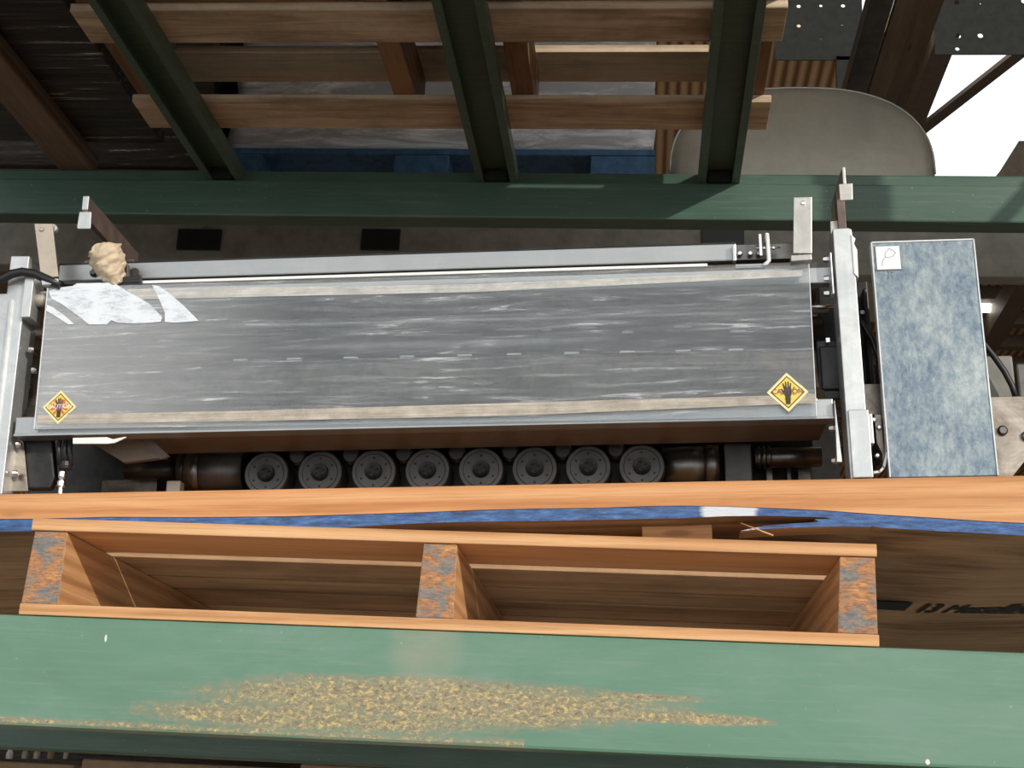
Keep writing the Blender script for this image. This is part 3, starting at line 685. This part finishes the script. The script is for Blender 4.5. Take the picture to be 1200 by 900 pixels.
def line(pts, w_=.0007):
    P_ = [m2(*p, -.0035) for p in pts]
    for (xA, zA), (xB, zB) in zip(P_, P_[1:]):
        d = Vector((xB-xA, zB-zA)).normalized(); n_ = Vector((-d.y, d.x))*w_*.5
        b.prism([(xA+n_.x, zA+n_.y), (xB+n_.x, zB+n_.y), (xB-n_.x, zB-n_.y), (xA-n_.x, zA-n_.y)], -.0033, -.0029, 'y', 1)
line([(1034.2, 312), (1034, 306), (1037.5, 301.5), (1037, 297), (1042, 291), (1049.5, 295.5), (1046.5, 300), (1041.5, 301.8), (1037.5, 301)])
part(b, 'pictogram_sticker', [M['st_white'], M['st_grey']], parent=CV, label='small white sticker with a line drawn pictogram')
b = MB()
for px in (1042, 1046):
    q = m2(px, 318.5, -.002); b.lathe((q[0], -.0018, q[1]), [(0, .0014), (.0006, .0014)], 'y', 10)
    x0, x1, z0, z1 = mr(px-.6, 322, px+.6, 326, -.002); b.box(x0, x1, -.0018, -.001, z0, z1)
part(b, 'faint_marks', 'st_grey', parent=CV)
# things behind the cover
x0, x1, z0, z1 = mr(1158, 465, 1222, 560, .05)
pts = [(x0-.04, z1), (x1, z1), (x1, m2(1200, 520, .05)[1]), (m2(1178, 557, .05)[0], zb), (x0-.04, zb)]
b = MB(); b.prism(pts, .05, .056, 'y'); SP = part(b, 'side_plate', 'inox', .0008, label='grey plate with bolt behind the cover panel')
q = m2(1175, 504.5, .048); b = MB(); b.lathe((q[0], .05, q[1]), [(-.005, .004), (-.005, .0045), (-.0035, .0065), (0, .0068)], 'y', 18); part(b, 'bolt', 'roll', parent=SP)
q = m2(1203, 511, .048); b = MB(); b.lathe((q[0], .05, q[1]), [(-.005, .004), (-.005, .0045), (-.0035, .0065), (0, .0068)], 'y', 18); part(b, 'bolt', 'roll', parent=SP)
x0, x1, z0, z1 = mr(1148, 417, 1193, 468, .1); b = MB(); b.box(x0-.04, x1-.001, .1, .17, z0-.03, z1); part(b, 'control_box', 'palebeam', .003, label='pale grey green box behind the cover panel')
x0, x1, z0, z1 = mr(1190, 425, 1215, 470, .13); b = MB(); b.box(x0, x1, .13, .19, z0-.02, z1); part(b, 'motor_block', 'gun', .003)
pts = [m2(*p, .08) for p in [(1140, 385), (1152, 402), (1165, 418), (1177, 435), (1186, 452), (1192, 470)]]
b = MB(); b.tube([(p[0], .08, p[1]) for p in pts], .0042, 10); part(b, 'cable', 'black', label='black cable curving behind the cover panel')
# dark inner mechanism between guard and cover
x0, x1, z0, z1 = mr(955, 395, 985, 470, .06); b = MB(); b.box(x0, x1, .05, .09, z0, z1-.008); b.box(x0+.003, x1, .045, .055, z0+.012, z1-.018); part(b, 'bearing_block', 'dark', .002)
q = m2(970, 399, .042); b = MB(); b.box(q[0]-.0025, q[0]+.0025, .04, .05, q[1]-.003, q[1]+.003); part(b, 'bolt', 'chrome')
q = m2(968, 356, .05); b = MB(); b.cyl((m2(940, 356, .05)[0], .06, q[1]), (m2(985, 356, .05)[0], .06, q[1]), .0035, 12); part(b, 'tie_rod', 'chrome')
x0, x1, z0, z1 = mr(958, 330, 1010, 470, .12); b = MB(); b.box(x0, x1+.02, .12, .15, z0, z1); part(b, 'side_frame', 'dark', .002, label='dark side frame behind the right post')
x0, x1, z0, z1 = mr(1003, 322, 1032, 545, .09); b = MB(); b.box(x0+.008, x1, .09, .12, z0, z1-.02); part(b, 'side_frame', 'dark', .002)
pts = [m2(*p, .07) for p in [(1004, 372), (1012, 382), (1022, 398), (1030, 420), (1030, 460)]]
b = MB(); b.tube([(p[0], .07, p[1]) for p in pts], .004, 10); part(b, 'cable', 'black')
x0, x1, z0, z1 = mr(1000, 450, 1040, 486, .04); b = MB(); b.box(x0, x1, .04, .06, z0, z1); part(b, 'end_bracket', 'inox', .001)
q = m2(1012, 363, .07); b = MB(); b.lathe((q[0], .085, q[1]), [(0, .004), (-.006, .003)], 'y', 10); part(b, 'brass_fitting', 'chrome')

# ---- top brackets, left
def plate(pxs, yl, d, name, mat, bev=.0008, label=None, parent=None):
    return part(MB().prism([m2(*p, yl) for p in pxs], yl, yl+d, 'y'), name, mat, bev, parent, label)
BL = plate([(40, 262), (61, 262), (68, 324), (48, 326)], -.006, .004, 'bracket_arm', 'cream', label='cream upright bracket arm at left')
plate([(48, 327), (68, 326), (69, 332), (49, 334)], -.012, .02, 'bracket_foot', 'alu', parent=BL)
q = m2(49.5, 269, -.006); b = MB(); b.lathe((q[0], -.006, q[1]), [(-.003, .0015), (-.0028, .0025), (0, .0035)], 'y', 14); part(b, 'rivet', 'brkt', parent=BL)
q = m2(62, 268, .004); b = MB(); b.lathe((q[0], .004, q[1]), [(-.003, .0055), (-.002, .0065), (.004, .0065)], 'y', 24); part(b, 'washer', 'alu', parent=BL)
# dark bar under the brackets
b = MB(); a = m2(62, 334, .0); c_ = m2(165, 330, .0); b.box(a[0], c_[0], -.002, .01, c_[1]-.002, c_[1]+.0035); part(b, 'clamp_bar', 'black', .0008)
# deep arm running back with tag
fa = m2(97, 230, .0); fb = m2(104, 246, .0)
b = MB(); b.box(fa[0]+.0005, fb[0]-.001, -.001, .001, fb[1], fa[1]); 
AR = part(MB().box(fa[0]+.0015, fb[0]-.0015, .0, .21, fb[1]-.012, fa[1]), 'support_arm', 'brown', .0008, label='brown flat arm running back from the left bracket')
part(b, 'arm_end', 'alu', .001, parent=AR)
plate([(93, 248), (107, 248), (106, 266.5), (105, 268), (91, 268), (90, 266)], -.004, .003, 'tag_plate', 'alu', parent=AR)
part(MB().box(m2(100, 250, .18)[0]-.02+.03, m2(100, 250, .18)[0]+.016+.03, .17, .2, zt_-.01, fb[1]-.004), 'arm_post', 'brown', .001)
part(MB().box((fa[0]+fb[0])/2-.012, (fa[0]+fb[0])/2+.012, .17, .205, zt_-.1, fb[1]-.004), 'arm_post', 'brown', .001)
# wrapped bundle
from mathutils import noise as mnoise
bw = MB()
P0 = m2(134, 330, -.01); P1 = m2(119, 289, -.02)
ax = Vector((P1[0]-P0[0], -.020, P1[1]-P0[1])); Ln = ax.length; ax.normalize()
sa = ax.cross(Vector((0, 1, 0))).normalized(); sb = ax.cross(sa)
org = Vector((P0[0], .004, P0[1]))
nu, nv = 56, 44; rings = []
for i in range(nv+1):
    t_ = i/nv
    rr = .007 + .0165*min(1, t_/.55)**.8
    if t_ > .78: rr *= math.sqrt(max(0.0, 1-((t_-.78)/.22)**2*.97))
    ring = []
    for k_ in range(nu):
        an = 2*math.pi*k_/nu
        d = sa*math.cos(an) + sb*math.sin(an)
        p = org + ax*(t_*Ln*1.12) + d*rr
        crease = mnoise.fractal(Vector((math.cos(an)*1.1, math.sin(an)*1.1, t_*7+.6*math.sin(an))), .9, 2.2, 4)
        p += (d + ax*.4)*crease*.0042 + d*.0009*math.sin(t_*29+1.6*math.sin(an*2+1)+3*crease)
        if t_ > .8: p -= ax*.006*max(0, math.sin(an*2.5+1.0))*((t_-.8)/.2)
        ring.append(bw.bm.verts.new(p))
    rings.append(ring)
for i in range(nv):
    for k_ in range(nu):
        bw.bm.faces.new((rings[i][k_], rings[i][(k_+1) % nu], rings[i+1][(k_+1) % nu], rings[i+1][k_])).smooth = True
bw.bm.faces.new(rings[0][::-1]); bw.bm.faces.new(rings[-1])
WB = part(bw, 'wrapped_bundle', 'cloth', smooth=True, label='beige crumpled wrapping around the left fitting')
q = m2(112, 293, -.03); b = MB()
b.tube([(q[0]+.004+.0115*math.cos(a_)*(1-.09*a_), -.0255-.0035*math.sin(a_*.5), q[1]+.001+.0085*math.sin(a_)*(1-.09*a_)) for a_ in [i*.35 for i in range(-3, 15)]], [.0018+.0009*abs(math.sin(i*.6)) for i in range(18)], 8)
part(b, 'twisted_fold', 'cloth', parent=WB)
q = m2(158, 321, .03); b = MB(); b.lathe((q[0], .03, q[1]), [(-.006, .006), (-.004, .0075), (.01, .0075)], 'y', 20); part(b, 'clamp_knob', 'gun')
q = m2(146, 318, .01); b = MB(); b.prism([m2(*p, .01) for p in [(143, 304), (150, 310), (151, 328), (140, 331), (138, 318)]], .008, .02, 'y'); part(b, 'clamp_jaw', 'gun', .001)
q = m2(109, 319, .035); b = MB(); b.bolt(q[0], .039, q[1], .006, .005); part(b, 'bolt', 'gun')
plate([(126, 327), (165, 322), (166, 334), (127, 335)], -.001, .006, 'clamp_base', 'black')
# black hose over the left post
pts = [(-12, 333), (2, 327), (14, 321), (26, 318.5), (40, 320), (56, 327), (70, 333)]
b = MB(); b.tube([(m2(*p, -.012)[0], -.012+.002*max(0, i-3), m2(*p, -.012)[1]) for i, p in enumerate(pts)], .0062, 14); part(b, 'hose', 'black', label='black hose crossing the left post')

# ---- top brackets, right
BR = plate([(930, 231), (951.5, 230.5), (951.5, 297), (929.5, 297)], -.004, .004, 'bracket_arm', 'brkt', label='tall worn steel bracket at right')
plate([(927, 299), (951, 297.5), (951.5, 304.5), (927, 306)], -.012, .014, 'bracket_lip', 'brkt', parent=BR)
q = m2(941, 238, -.004); b = MB(); b.lathe((q[0], -.004, q[1]), [(-.002, .0015), (-.0018, .0026), (0, .0032)], 'y', 14); part(b, 'rivet', 'chrome', parent=BR)
plate([(983, 215.5), (999, 214.5), (999.5, 234), (984.5, 235)], -.004, .003, 'tag_plate', 'brkt')
AR2a = m2(986.5, 196, 0); AR2b = m2(991.5, 214, 0)
A2 = part(MB().box(AR2a[0], AR2b[0], -.001, .12, AR2b[1]-.004, AR2a[1]), 'support_arm', 'brkt', .0008, label='thin flat arm running back above the right post')
part(MB().box(AR2a[0]-.004, AR2b[0]+.003, .04, .06, m2(980, 300, .05)[1], AR2b[1]+.006), 'arm_post', 'brown', .001)
plate([(973, 259), (987, 257.5), (988, 292), (974, 292)], .046, .01, 'post_bracket', 'brkt')

# ---- row of heads below the tray
hz = zrow(555, .16, 530)
def hx(px, yl): return m2(px, 555, yl)[0]
YB = .14
b = MB(); b.box(hx(285, YB), hx(785, YB), YB+.045, YB+.09, hz-.05, hz+.032); part(b, 'head_block', 'dark', .002, label='dark block behind the round heads')
for i in range(8):
    px = 312 + i*62.9; q = (hx(px, YB), hz)
    b = MB(); b.lathe((q[0], YB, q[1]), [(0, .0285), (0, .0305), (.003, .032), (.045, .032)], 'y', 40)
    H = part(b, 'roller_head', 'gun')
    b = MB(); b.lathe((q[0], YB-.0005, q[1]), [(-.001, .0235), (-.001, .0245), (0, .0255)], 'y', 40); part(b, 'face_ring', 'gun', parent=H)
    b = MB(); b.lathe((q[0], YB-.002, q[1]), [(-.005, .008), (-.006, .0115), (-.001, .0125), (.001, .0125)], 'y', 24)
    for k_ in range(4):
        an = k_*math.pi/2+.4; b.lathe((q[0]+.0055*math.cos(an), YB-.008, q[1]+.0055*math.sin(an)), [(-.001, .0015), (.001, .002)], 'y', 8)
    part(b, 'hub', 'dark', parent=H)
    for k_ in range(6):
        an = k_*math.pi/3+math.pi/6 + math.pi/3*0; bx, bz = q[0]+.0198*math.cos(an), q[1]+.0198*math.sin(an)
        b = MB(); b.lathe((bx, YB-.0016, bz), [(-.0005, .0012), (0, .0017)], 'y', 10); part(b, 'hole', 'black', parent=H)
    if i < 7:
        b = MB(); b.lathe((q[0]+hx(343.4, YB)-hx(312, YB), YB+.018, hz+.030), [(0, .010), (.004, .013), (.03, .013)], 'y', 20); part(b, 'spacer_boss', 'gun')
def xcyl(pxa, pxb, pyc, r, yl, name, mat, label=None):
    z = m2((pxa+pxb)/2, pyc, yl)[1]; b = MB(); b.tube([(m2(pxa, pyc, yl)[0], yl, z), (m2(pxb, pyc, yl)[0], yl, z)], r, 28); return part(b, name, mat, label=label)
xcyl(222, 288, 553, .029, .18, 'end_drum', 'gun', 'dull drum at the left of the heads')
xcyl(226, 238, 553, .0305, .18, 'drum_collar', 'roll')
xcyl(148, 214, 551, .013, .18, 'drive_shaft', 'dark')
xcyl(212, 222, 551, .026, .18, 'shaft_flange', 'dark')
xcyl(776, 838, 547, .029, .18, 'end_drum', 'roll', 'silver drum at the right of the heads')
xcyl(826, 842, 547, .031, .18, 'drum_collar', 'roll')
x0, x1, z0, z1 = mr(848, 520, 882, 556, .16); part(MB().box(x0, x1, .16, .2, z0-.03, z1), 'shaft_block', 'gun', .002)
xcyl(884, 962, 536, .014, .17, 'drive_shaft', 'roll')
for px in (888, 894, 900): xcyl(px, px+2.5, 536, .0155, .17, 'shaft_ring', 'roll')
x0, x1, z0, z1 = mr(40, 500, 985, 565, .23); part(MB().box(x0, x1, .23, .235, z0-.04, z1+.01), 'back_plate', 'dark', label='dark plate behind the heads')
for px, w_ in ((898, 8), (935, 16), (922, 6)):
    x0, x1, z0, z1 = mr(px, 548, px+w_, 575, .2); part(MB().box(x0, x1, .2, .215, z0, z1), 'rear_stud', 'inox')
b = MB(); x0, x1, z0, z1 = mr(120, 563, 182, 590, .2); b.box(x0, x1, .2, .215, z0, z1); part(b, 'rear_rib', 'inox')
x0, x1, z0, z1 = mr(195, 563, 210, 585, .12); part(MB().box(x0, x1, .12, .14, z0, z1), 'cream_spacer', 'cream', .002)
# left underside parts
plate([(85, 513), (125, 512), (132, 514.5), (147, 511.5), (148, 512.5), (134, 519), (126, 520), (85, 520)], .006, .003, 'bent_tab', 'white', label='white bent tab under the rail')
pts = [m2(*p, .06) for p in [(108, 519), (160, 512), (195, 536), (145, 542)]]
part(MB().prism(pts, .06, .07, 'y'), 'curved_guide', 'under', .001)
pts = [m2(*p, .055) for p in [(158, 511), (172, 510), (199, 535), (188, 538)]]
part(MB().prism(pts, .054, .058, 'y'), 'diagonal_strut', 'brown')
b = MB(); b.prism([m2(*p, .04) for p in [(28, 512), (62, 512), (66, 560), (60, 574), (33, 574), (27, 540)]], .035, .05, 'y'); part(b, 'side_cheek', 'dark', .003)
plate([(20, 512), (27, 512), (33, 576), (10, 576), (14, 550)], .03, .005, 'corner_gusset', 'inox')
for px in (72, 79, 85):
    a_ = m2(px, 508, .03); b_ = m2(px-2, 545, .03); b = MB(); b.tube([(a_[0], .03, a_[1]), (a_[0]-.001, .028, (a_[1]+b_[1])/2), (b_[0], .03, b_[1])], .0034, 8); part(b, 'hose', 'black')
q = m2(77, 545, .03); b = MB(); b.lathe((q[0], .03, q[1]-.006), [(0, .008), (.004, .009), (.010, .008)], 'z', 12); part(b, 'hose_clamp', 'dark')
q = m2(71, 576, .03); q2 = m2(71, 556, .03)
b = MB(); b.lathe((q[0], .03, zb), [(0, .0035), ((q2[1]-zb)*.45, .0035), ((q2[1]-zb)*.5, .0055), ((q2[1]-zb)*.7, .0055), ((q2[1]-zb)*.75, .0035), ((q2[1]-zb)*.9, .005), (q2[1]-zb+.003, .005)], 'z', 12); part(b, 'hose_fitting', 'chrome', label='silver hose fitting')

# ------------------------------------------------------------ upper pallet on the supports
ZU = 1.0935
U = empty('wooden_pallet', (-.858, -.02, ZU), label='wide grey brown pallet seen from below on the green supports', cat='pallet')
for y0, y1 in ((.0, .125), (.440, .545), (.758, .868)):
    MB().box(0, 1.225, y0, y1, 0, .016).build('bottom_board', M['aged_x'], U, .0015)
for x in (.01, .513, .74, 1.17):
    MB().box(x, x+.042, .004, .86, .0165, .104).build('stringer', M['aged_y'], U, .0012)
for y0, y1 in ((0, .13), (.15, .26), (.30, .42), (.475, .60), (.605, .715), (.755, .868)):
    MB().box(0, 1.225, y0, y1, .1045, .12).build('deck_board', M['aged_x'], U, .0012)
b = MB(); b.box(-.85, -.02, .02, .66, ZU+.121, ZU+.8); o = b.build('shipping_carton', M['wrap'], None, .006)
tag(o, label='dark wrapped carton standing on the upper pallet', cat='carton')

# ------------------------------------------------------------ the rack row behind, back to back
Y2 = 1.4
def zat(px, py, Y): return at(px, py, Y).z
z0 = zat(600, 303, Y2); z1 = zat(600, 266, Y2)+.03
b = MB(); b.box(-2.0, 1.6, Y2, Y2+.05, z0-.03, z1); BB = tag(b.build('rack_beam', M['palebeam'], None, .003), label='pale grey beam with dark square notches behind the machine top', cat='rack beam')
zn = zat(235, 280, Y2)
for px0, px1 in ((210, 258), (425, 468), (822, 872)):
    a = at(px0, 269, Y2); c_ = at(px1, 294, Y2)
    b = MB(); b.box(a.x, c_.x, Y2-.006, Y2+.0, c_.z, a.z); b.build('notch_plate', M['black'], BB, .001)
# load pallet with silver wrap behind
ZP = 1.283
BP = empty('wooden_pallet', (-.92, Y2+.06, ZP-.01), label='blue painted pallet under the silver wrapped load behind', cat='pallet')
for xx0, xx1 in ((.0, .11), (.44, .575), (.92, 1.075)):
    MB().box(xx0, xx1, 0, .9, 0, .07).build('foot_block', M['bluepl'], BP, .002)
MB().box(0, 1.075, 0, .9, .071, .088).build('deck', M['bluepl'], BP, .003)
def rumpled(x0, x1, y0, y1, z0, z1, amp, n, mat, name, seed=0, **kw):
    from mathutils import noise as mn
    bm = bmesh.new(); bmesh.ops.create_cube(bm, size=1); 
    bmesh.ops.subdivide_edges(bm, edges=bm.edges[:], cuts=n, use_grid_fill=True)
    for v in bm.verts:
        d = v.co.copy(); p = Vector((x0+(v.co.x+.5)*(x1-x0), y0+(v.co.y+.5)*(y1-y0), z0+(v.co.z+.5)*(z1-z0)))
        k_ = mn.fractal(Vector((p.x*2.5+seed, p.y*2.5, p.z*14+p.x*3)), .8, 2.1, 5)
        n_ = Vector((d.x if abs(d.x) > .49 else 0, d.y if abs(d.y) > .49 else 0, 0))
        v.co = p - n_*2*amp*(1+k_)
    me = bpy.data.meshes.new(name); bm.to_mesh(me); bm.free(); me.materials.append(mat)
    for p in me.polygons: p.use_smooth = True
    o = bpy.data.objects.new(name, me); COL.objects.link(o); return tag(o, **kw)
rumpled(-.91, .155, Y2+.07, Y2+.9, ZP+.079, ZP+.75, .008, 24, M['silver'], 'wrapped_load', 3, label='silver plastic wrapped load on the blue pallet', cat='wrapped load')
# black cable on it
a = [at(355, 160, Y2+.03), at(375, 156, Y2+.03), at(400, 152, Y2+.03), at(415, 152, Y2+.03), at(412, 162, Y2+.03)]
# dark wrapped load at left
rumpled(-2.1, -.93, Y2+.02, Y2+1.0, 1.30, 2.4, .015, 40, M['wrap2'], 'wrapped_load', 11, label='black stretch wrapped load at upper left', cat='wrapped load')
b = MB(); b.box(-2.1, -.93, Y2+.06, Y2+1.0, 1.27, 1.30)
DP = empty('wooden_pallet', (-2.1, Y2+.06, 1.26), label='shadowed wooden pallet under the black wrapped load', cat='pallet')
b.bm.free()
MB().box(0, 1.17, 0, .95, .02, .039).build('deck', M['dark_y'], DP)
for x in (0, .56, 1.07): MB().box(x, x+.1, 0, .95, 0, .0195).build('runner', M['dark_y'], DP)
# dark diagonal runner at upper left: board lying front to back on the upper level
a0 = atz(0, 62, ZU); a1 = atz(100, 190, ZU); a2 = atz(0, 128, ZU); a3 = atz(68, 190, ZU)
xm0 = (a2.x+a3.x)/2; xm1 = (a0.x+a1.x)/2
b = MB(); b.box(min(xm0, xm1), max(xm0, xm1), .05, 1.06, ZU+.0005, ZU+.04)
tag(b.build('timber_runner', M['dark_y'], None, .003), label='dark reddish timber runner lying front to back at upper left', cat='timber')
xr = min(xm0, xm1)
rumpled(-1.405, -.872, .06, 1.0, ZU+.041, ZU+1.2, .01, 30, M['wrap2'], 'wrapped_load', 5, label='dark film wrapped load resting on the reddish timber runner', cat='wrapped load')

# grey hood at the right
cxp = at(940, 200, Y2+.1); wl = at(785, 190, Y2+.1); wr = at(1095, 190, Y2+.1); tp_ = at(940, 103, Y2+.1)
hw = (wr.x-wl.x)/2; hc = (wr.x+wl.x)/2; zb_ = 1.22; zs = at(1095, 195, Y2+.1).z-.02; hh = tp_.z-zs
bm = bmesh.new(); n = 48; rings = []
for k_, (dy, f) in enumerate(((-.03, .0), (-.029, .35), (-.022, .7), (-.008, .92), (0, 1.0), (.5, 1.0))):
    ring = []
    for i in range(n+1):
        an = math.pi*i/n; cxx, szz = math.cos(an), math.sin(an)
        e = 2/2.5
        x = hw*math.copysign(abs(cxx)**e, cxx); z = hh*abs(szz)**e
        ring.append(bm.verts.new((hc+x*(f if f else .001), Y2+.1+dy, (zs-.05)+(z+.05)*(f if f else .001))))
    ring.append(bm.verts.new((hc-hw*(f if f else .001), Y2+.1+dy, (zs-.05)-.12*(f if f else .001)))); ring.append(bm.verts.new((hc+hw*(f if f else .001), Y2+.1+dy, (zs-.05)-.12*(f if f else .001))))
    rings.append(ring)
for r0_, r1_ in zip(rings, rings[1:]):
    L_ = len(r0_)
    for i in range(L_): bm.faces.new((r0_[i], r0_[(i+1) % L_], r1_[(i+1) % L_], r1_[i])).smooth = True
bm.faces.new(rings[0]); bm.faces.new(rings[-1][::-1])
hb = MB(); hb.bm.free(); hb.bm = bm
HO = empty('machine_hood', (0, 0, 0), label='big round topped grey metal hood behind the dark green beam', cat='hood')
hb.build('hood_shell', M['hood'], HO)
b = MB(); pts = []
rim = [(hc+hw*math.copysign(abs(math.cos(math.pi*i/40))**.8, math.cos(math.pi*i/40)), Y2+.1, zs+hh*abs(math.sin(math.pi*i/40))**.8) for i in range(41)]
b.tube(rim, .003, 8); b.build('rim', M['hood'], HO)
b = MB(); b.box(hc-hw+.03, hc+hw-.03, Y2+.12, Y2+.5, 1.09, zs-.16); b.build('hood_base', M['hood'], HO)

# perforated plates
def perf(pts_px, holes, Y, name, label):
    """upright plate with round holes; holes at pixel positions of the real plate"""
    A, B_ = at(*pts_px[0], Y), at(*pts_px[1], Y)
    x0, x1, z0, z1 = A.x, B_.x, B_.z, A.z
    hs = [(at(hx_, hy_, Y), r) for hx_, hy_, r in holes]
    xs = sorted(set([x0, x1])); bm = bmesh.new()
    # build cell by cell: rows of holes get square cells, everything else plain
    cells = [(h.x-r*1.5, h.x+r*1.5, h.z-r*1.5, h.z+r*1.5, h, r) for h, r in hs if x0 < h.x-r*1.5 and h.x+r*1.5 < x1 and z0 < h.z-r*1.5 and h.z+r*1.5 < z1]
    XS = sorted(set([x0, x1] + [c[0] for c in cells] + [c[1] for c in cells])); ZSs = sorted(set([z0, z1] + [c[2] for c in cells] + [c[3] for c in cells]))
    mb = MB(); T_ = .004
    for i in range(len(XS)-1):
        for j in range(len(ZSs)-1):
            mx, mz = (XS[i]+XS[i+1])/2, (ZSs[j]+ZSs[j+1])/2
            if any(c[0] < mx < c[1] and c[2] < mz < c[3] for c in cells): continue
            mb.face([(XS[i], Y, ZSs[j]), (XS[i+1], Y, ZSs[j]), (XS[i+1], Y, ZSs[j+1]), (XS[i], Y, ZSs[j+1])])
            mb.face([(XS[i], Y+T_, ZSs[j]), (XS[i+1], Y+T_, ZSs[j]), (XS[i+1], Y+T_, ZSs[j+1]), (XS[i], Y+T_, ZSs[j+1])])
    for c in cells:
        n_ = 16
        for yy in (Y, Y+T_):
            for k_ in range(n_):
                an = [2*math.pi*(k_+d)/n_ + math.pi/4 for d in (0, 1)]
                inn = [(c[4].x+c[5]*math.cos(a), yy, c[4].z+c[5]*math.sin(a)) for a in an]
                out = []
                for a in an:
                    s_ = 1/max(abs(math.cos(a)), abs(math.sin(a))); out.append((c[4].x+1.5*c[5]*s_*math.cos(a), yy, c[4].z+1.5*c[5]*s_*math.sin(a)))
                mb.face([inn[0], out[0], out[1], inn[1]])
        for k_ in range(n_):
            an = [2*math.pi*(k_+d)/n_ + math.pi/4 for d in (0, 1)]
            mb.face([(c[4].x+c[5]*math.cos(an[0]), Y, c[4].z+c[5]*math.sin(an[0])), (c[4].x+c[5]*math.cos(an[1]), Y, c[4].z+c[5]*math.sin(an[1])), (c[4].x+c[5]*math.cos(an[1]), Y+T_, c[4].z+c[5]*math.sin(an[1])), (c[4].x+c[5]*math.cos(an[0]), Y+T_, c[4].z+c[5]*math.sin(an[0]))])
    for a_, b_ in (((x0, z0), (x1, z0)), ((x0, z1), (x1, z1)), ((x0, z0), (x0, z1)), ((x1, z0), (x1, z1))):
        mb.face([(a_[0], Y, a_[1]), (b_[0], Y, b_[1]), (b_[0], Y+T_, b_[1]), (a_[0], Y+T_, a_[1])])
    return mb
YP = 1.95
rr = .006
mb = perf([(907, -140), (1012, 70)], [(936, 7, rr), (962, 6.5, rr*.8), (988, 6.5, rr), (936, 30, rr), (987, 29, rr*.5), (962, 45, rr), (936, -20, rr), (962, -20, rr)], YP, 'p', '')
PP = mb.build('perforated_plate', M['perf']); tag(PP, label='dark steel plate with small holes above the left of the hood', cat='plate')
x_, x2 = at(980, 68, YP).x, at(1010, 68, YP).x
b = MB(); b.box(x_, x2, YP, YP+.02, at(990, 125, YP).z, at(990, 66, YP).z); b.build('plate_leg', M['perf'], PP)
mb = perf([(1086, -160), (1290, 63.5)], [(1121, 3, rr*1.3), (1123, 42, rr*1.3), (1149, 41.5, rr*1.3), (1122, 57, rr*1.0), (1096, 42, rr*.5), (1200, 1, rr*1.3), (1149, 4, rr*.4)], YP, 'p', '')
tag(mb.build('perforated_plate', M['perf']), label='dark steel plate with bright holes at the upper right corner', cat='plate')
# metal channel and plywood panel running front to back between the plates
def slab_y(pa, pb, Za, y0, y1, h, mat, name, label, cat):
    xa_ = sum(atz(*p, Za).x for p in pa)/len(pa); xb_ = sum(atz(*p, Za).x for p in pb)/len(pb)
    b = MB(); b.box(xa_, xb_, y0, y1, Za, Za+h); o = b.build(name, M[mat], None, .002); return tag(o, label=label, cat=cat)
t = slab_y([(1015, 0), (997, 100)], [(1046, 0), (1020, 100)], 1.70, .9, 2.6, .05, 'roll', 'metal_channel', 'grey metal channel running front to back above the hood', 'channel')
slab_y([(1046, 0), (1024, 100)], [(1104, 0), (1066, 120)], 1.72, .9, 2.9, .018, 'dark_y', 'plywood_panel', 'brown plywood panel overhead beside the bright roof opening', 'panel')
# small brown gusset at the right edge
b = MB(); pts = [at(*p, 2.3) for p in [(1172, 200), (1194, 165), (1260, 165), (1260, 215), (1160, 215)]]
b.prism([(p.x, p.z) for p in pts], 2.3, 2.36, 'y'); tag(b.build('timber_block', M['rbeam']), label='brown sloped block at the right edge against the bright opening', cat='timber')

# ------------------------------------------------------------ goods on the level below, glimpsed under the rear beam
def carton(px0, px1, py, Y, mat, label, name='shipping_carton', cat='carton', h=.4):
    a = at(px0, py, Y); c_ = at(px1, py, Y)
    b = MB(); b.box(a.x, c_.x, Y, Y+.4, FZ+.001, a.z)
    b.mi = 0
    o = b.build(name, M[mat], None, .004)
    return tag(o, label=label, cat=cat)
b = MB(); b.box(-1.75, 1.35, 1.75, 2.3, FZ+.001, .06)  # dark backing added to stand in for the black background
tag(b.build('wrapped_load', M['wrap'], None, .01), label='dark backing added behind the cartons at the bottom edge', cat='wrapped load')  # added backing for the black background, not a wrapped load
carton(-60, 88, 889, 1.25, 'carton', 'brown carton stack at the bottom left under the shadowed beam')
carton(96, 345, 889, 1.22, 'carton', 'long brown carton stack under the middle left of the shadowed beam')
carton(352, 620, 895, 1.22, 'carton', 'brown carton stack right of the long one under the shadowed beam')
for px, w_, mt, nm in ((12, 9, 'white', 'white'), (30, 8, 'cream', 'cream'), (44, 9, 'cream', 'tan'), (60, 8, 'carton', 'brown'), (78, 7, 'cream', 'pale')):
    Y = 1.3; zt0 = at(px, 889, 1.25).z; q = at(px, 880, Y)
    b = MB(); b.lathe((q.x, Y, zt0+.001), [(0, w_/1000*.8), (.012, w_/1000*.8), (.015, w_/1000*.55), (.02, w_/1000*.55)], 'z', 14)
    tag(b.build('jar', M[mt]), label='small %s jar on the bottom left carton stack' % nm, cat='jar', group='jars on the bottom left carton')
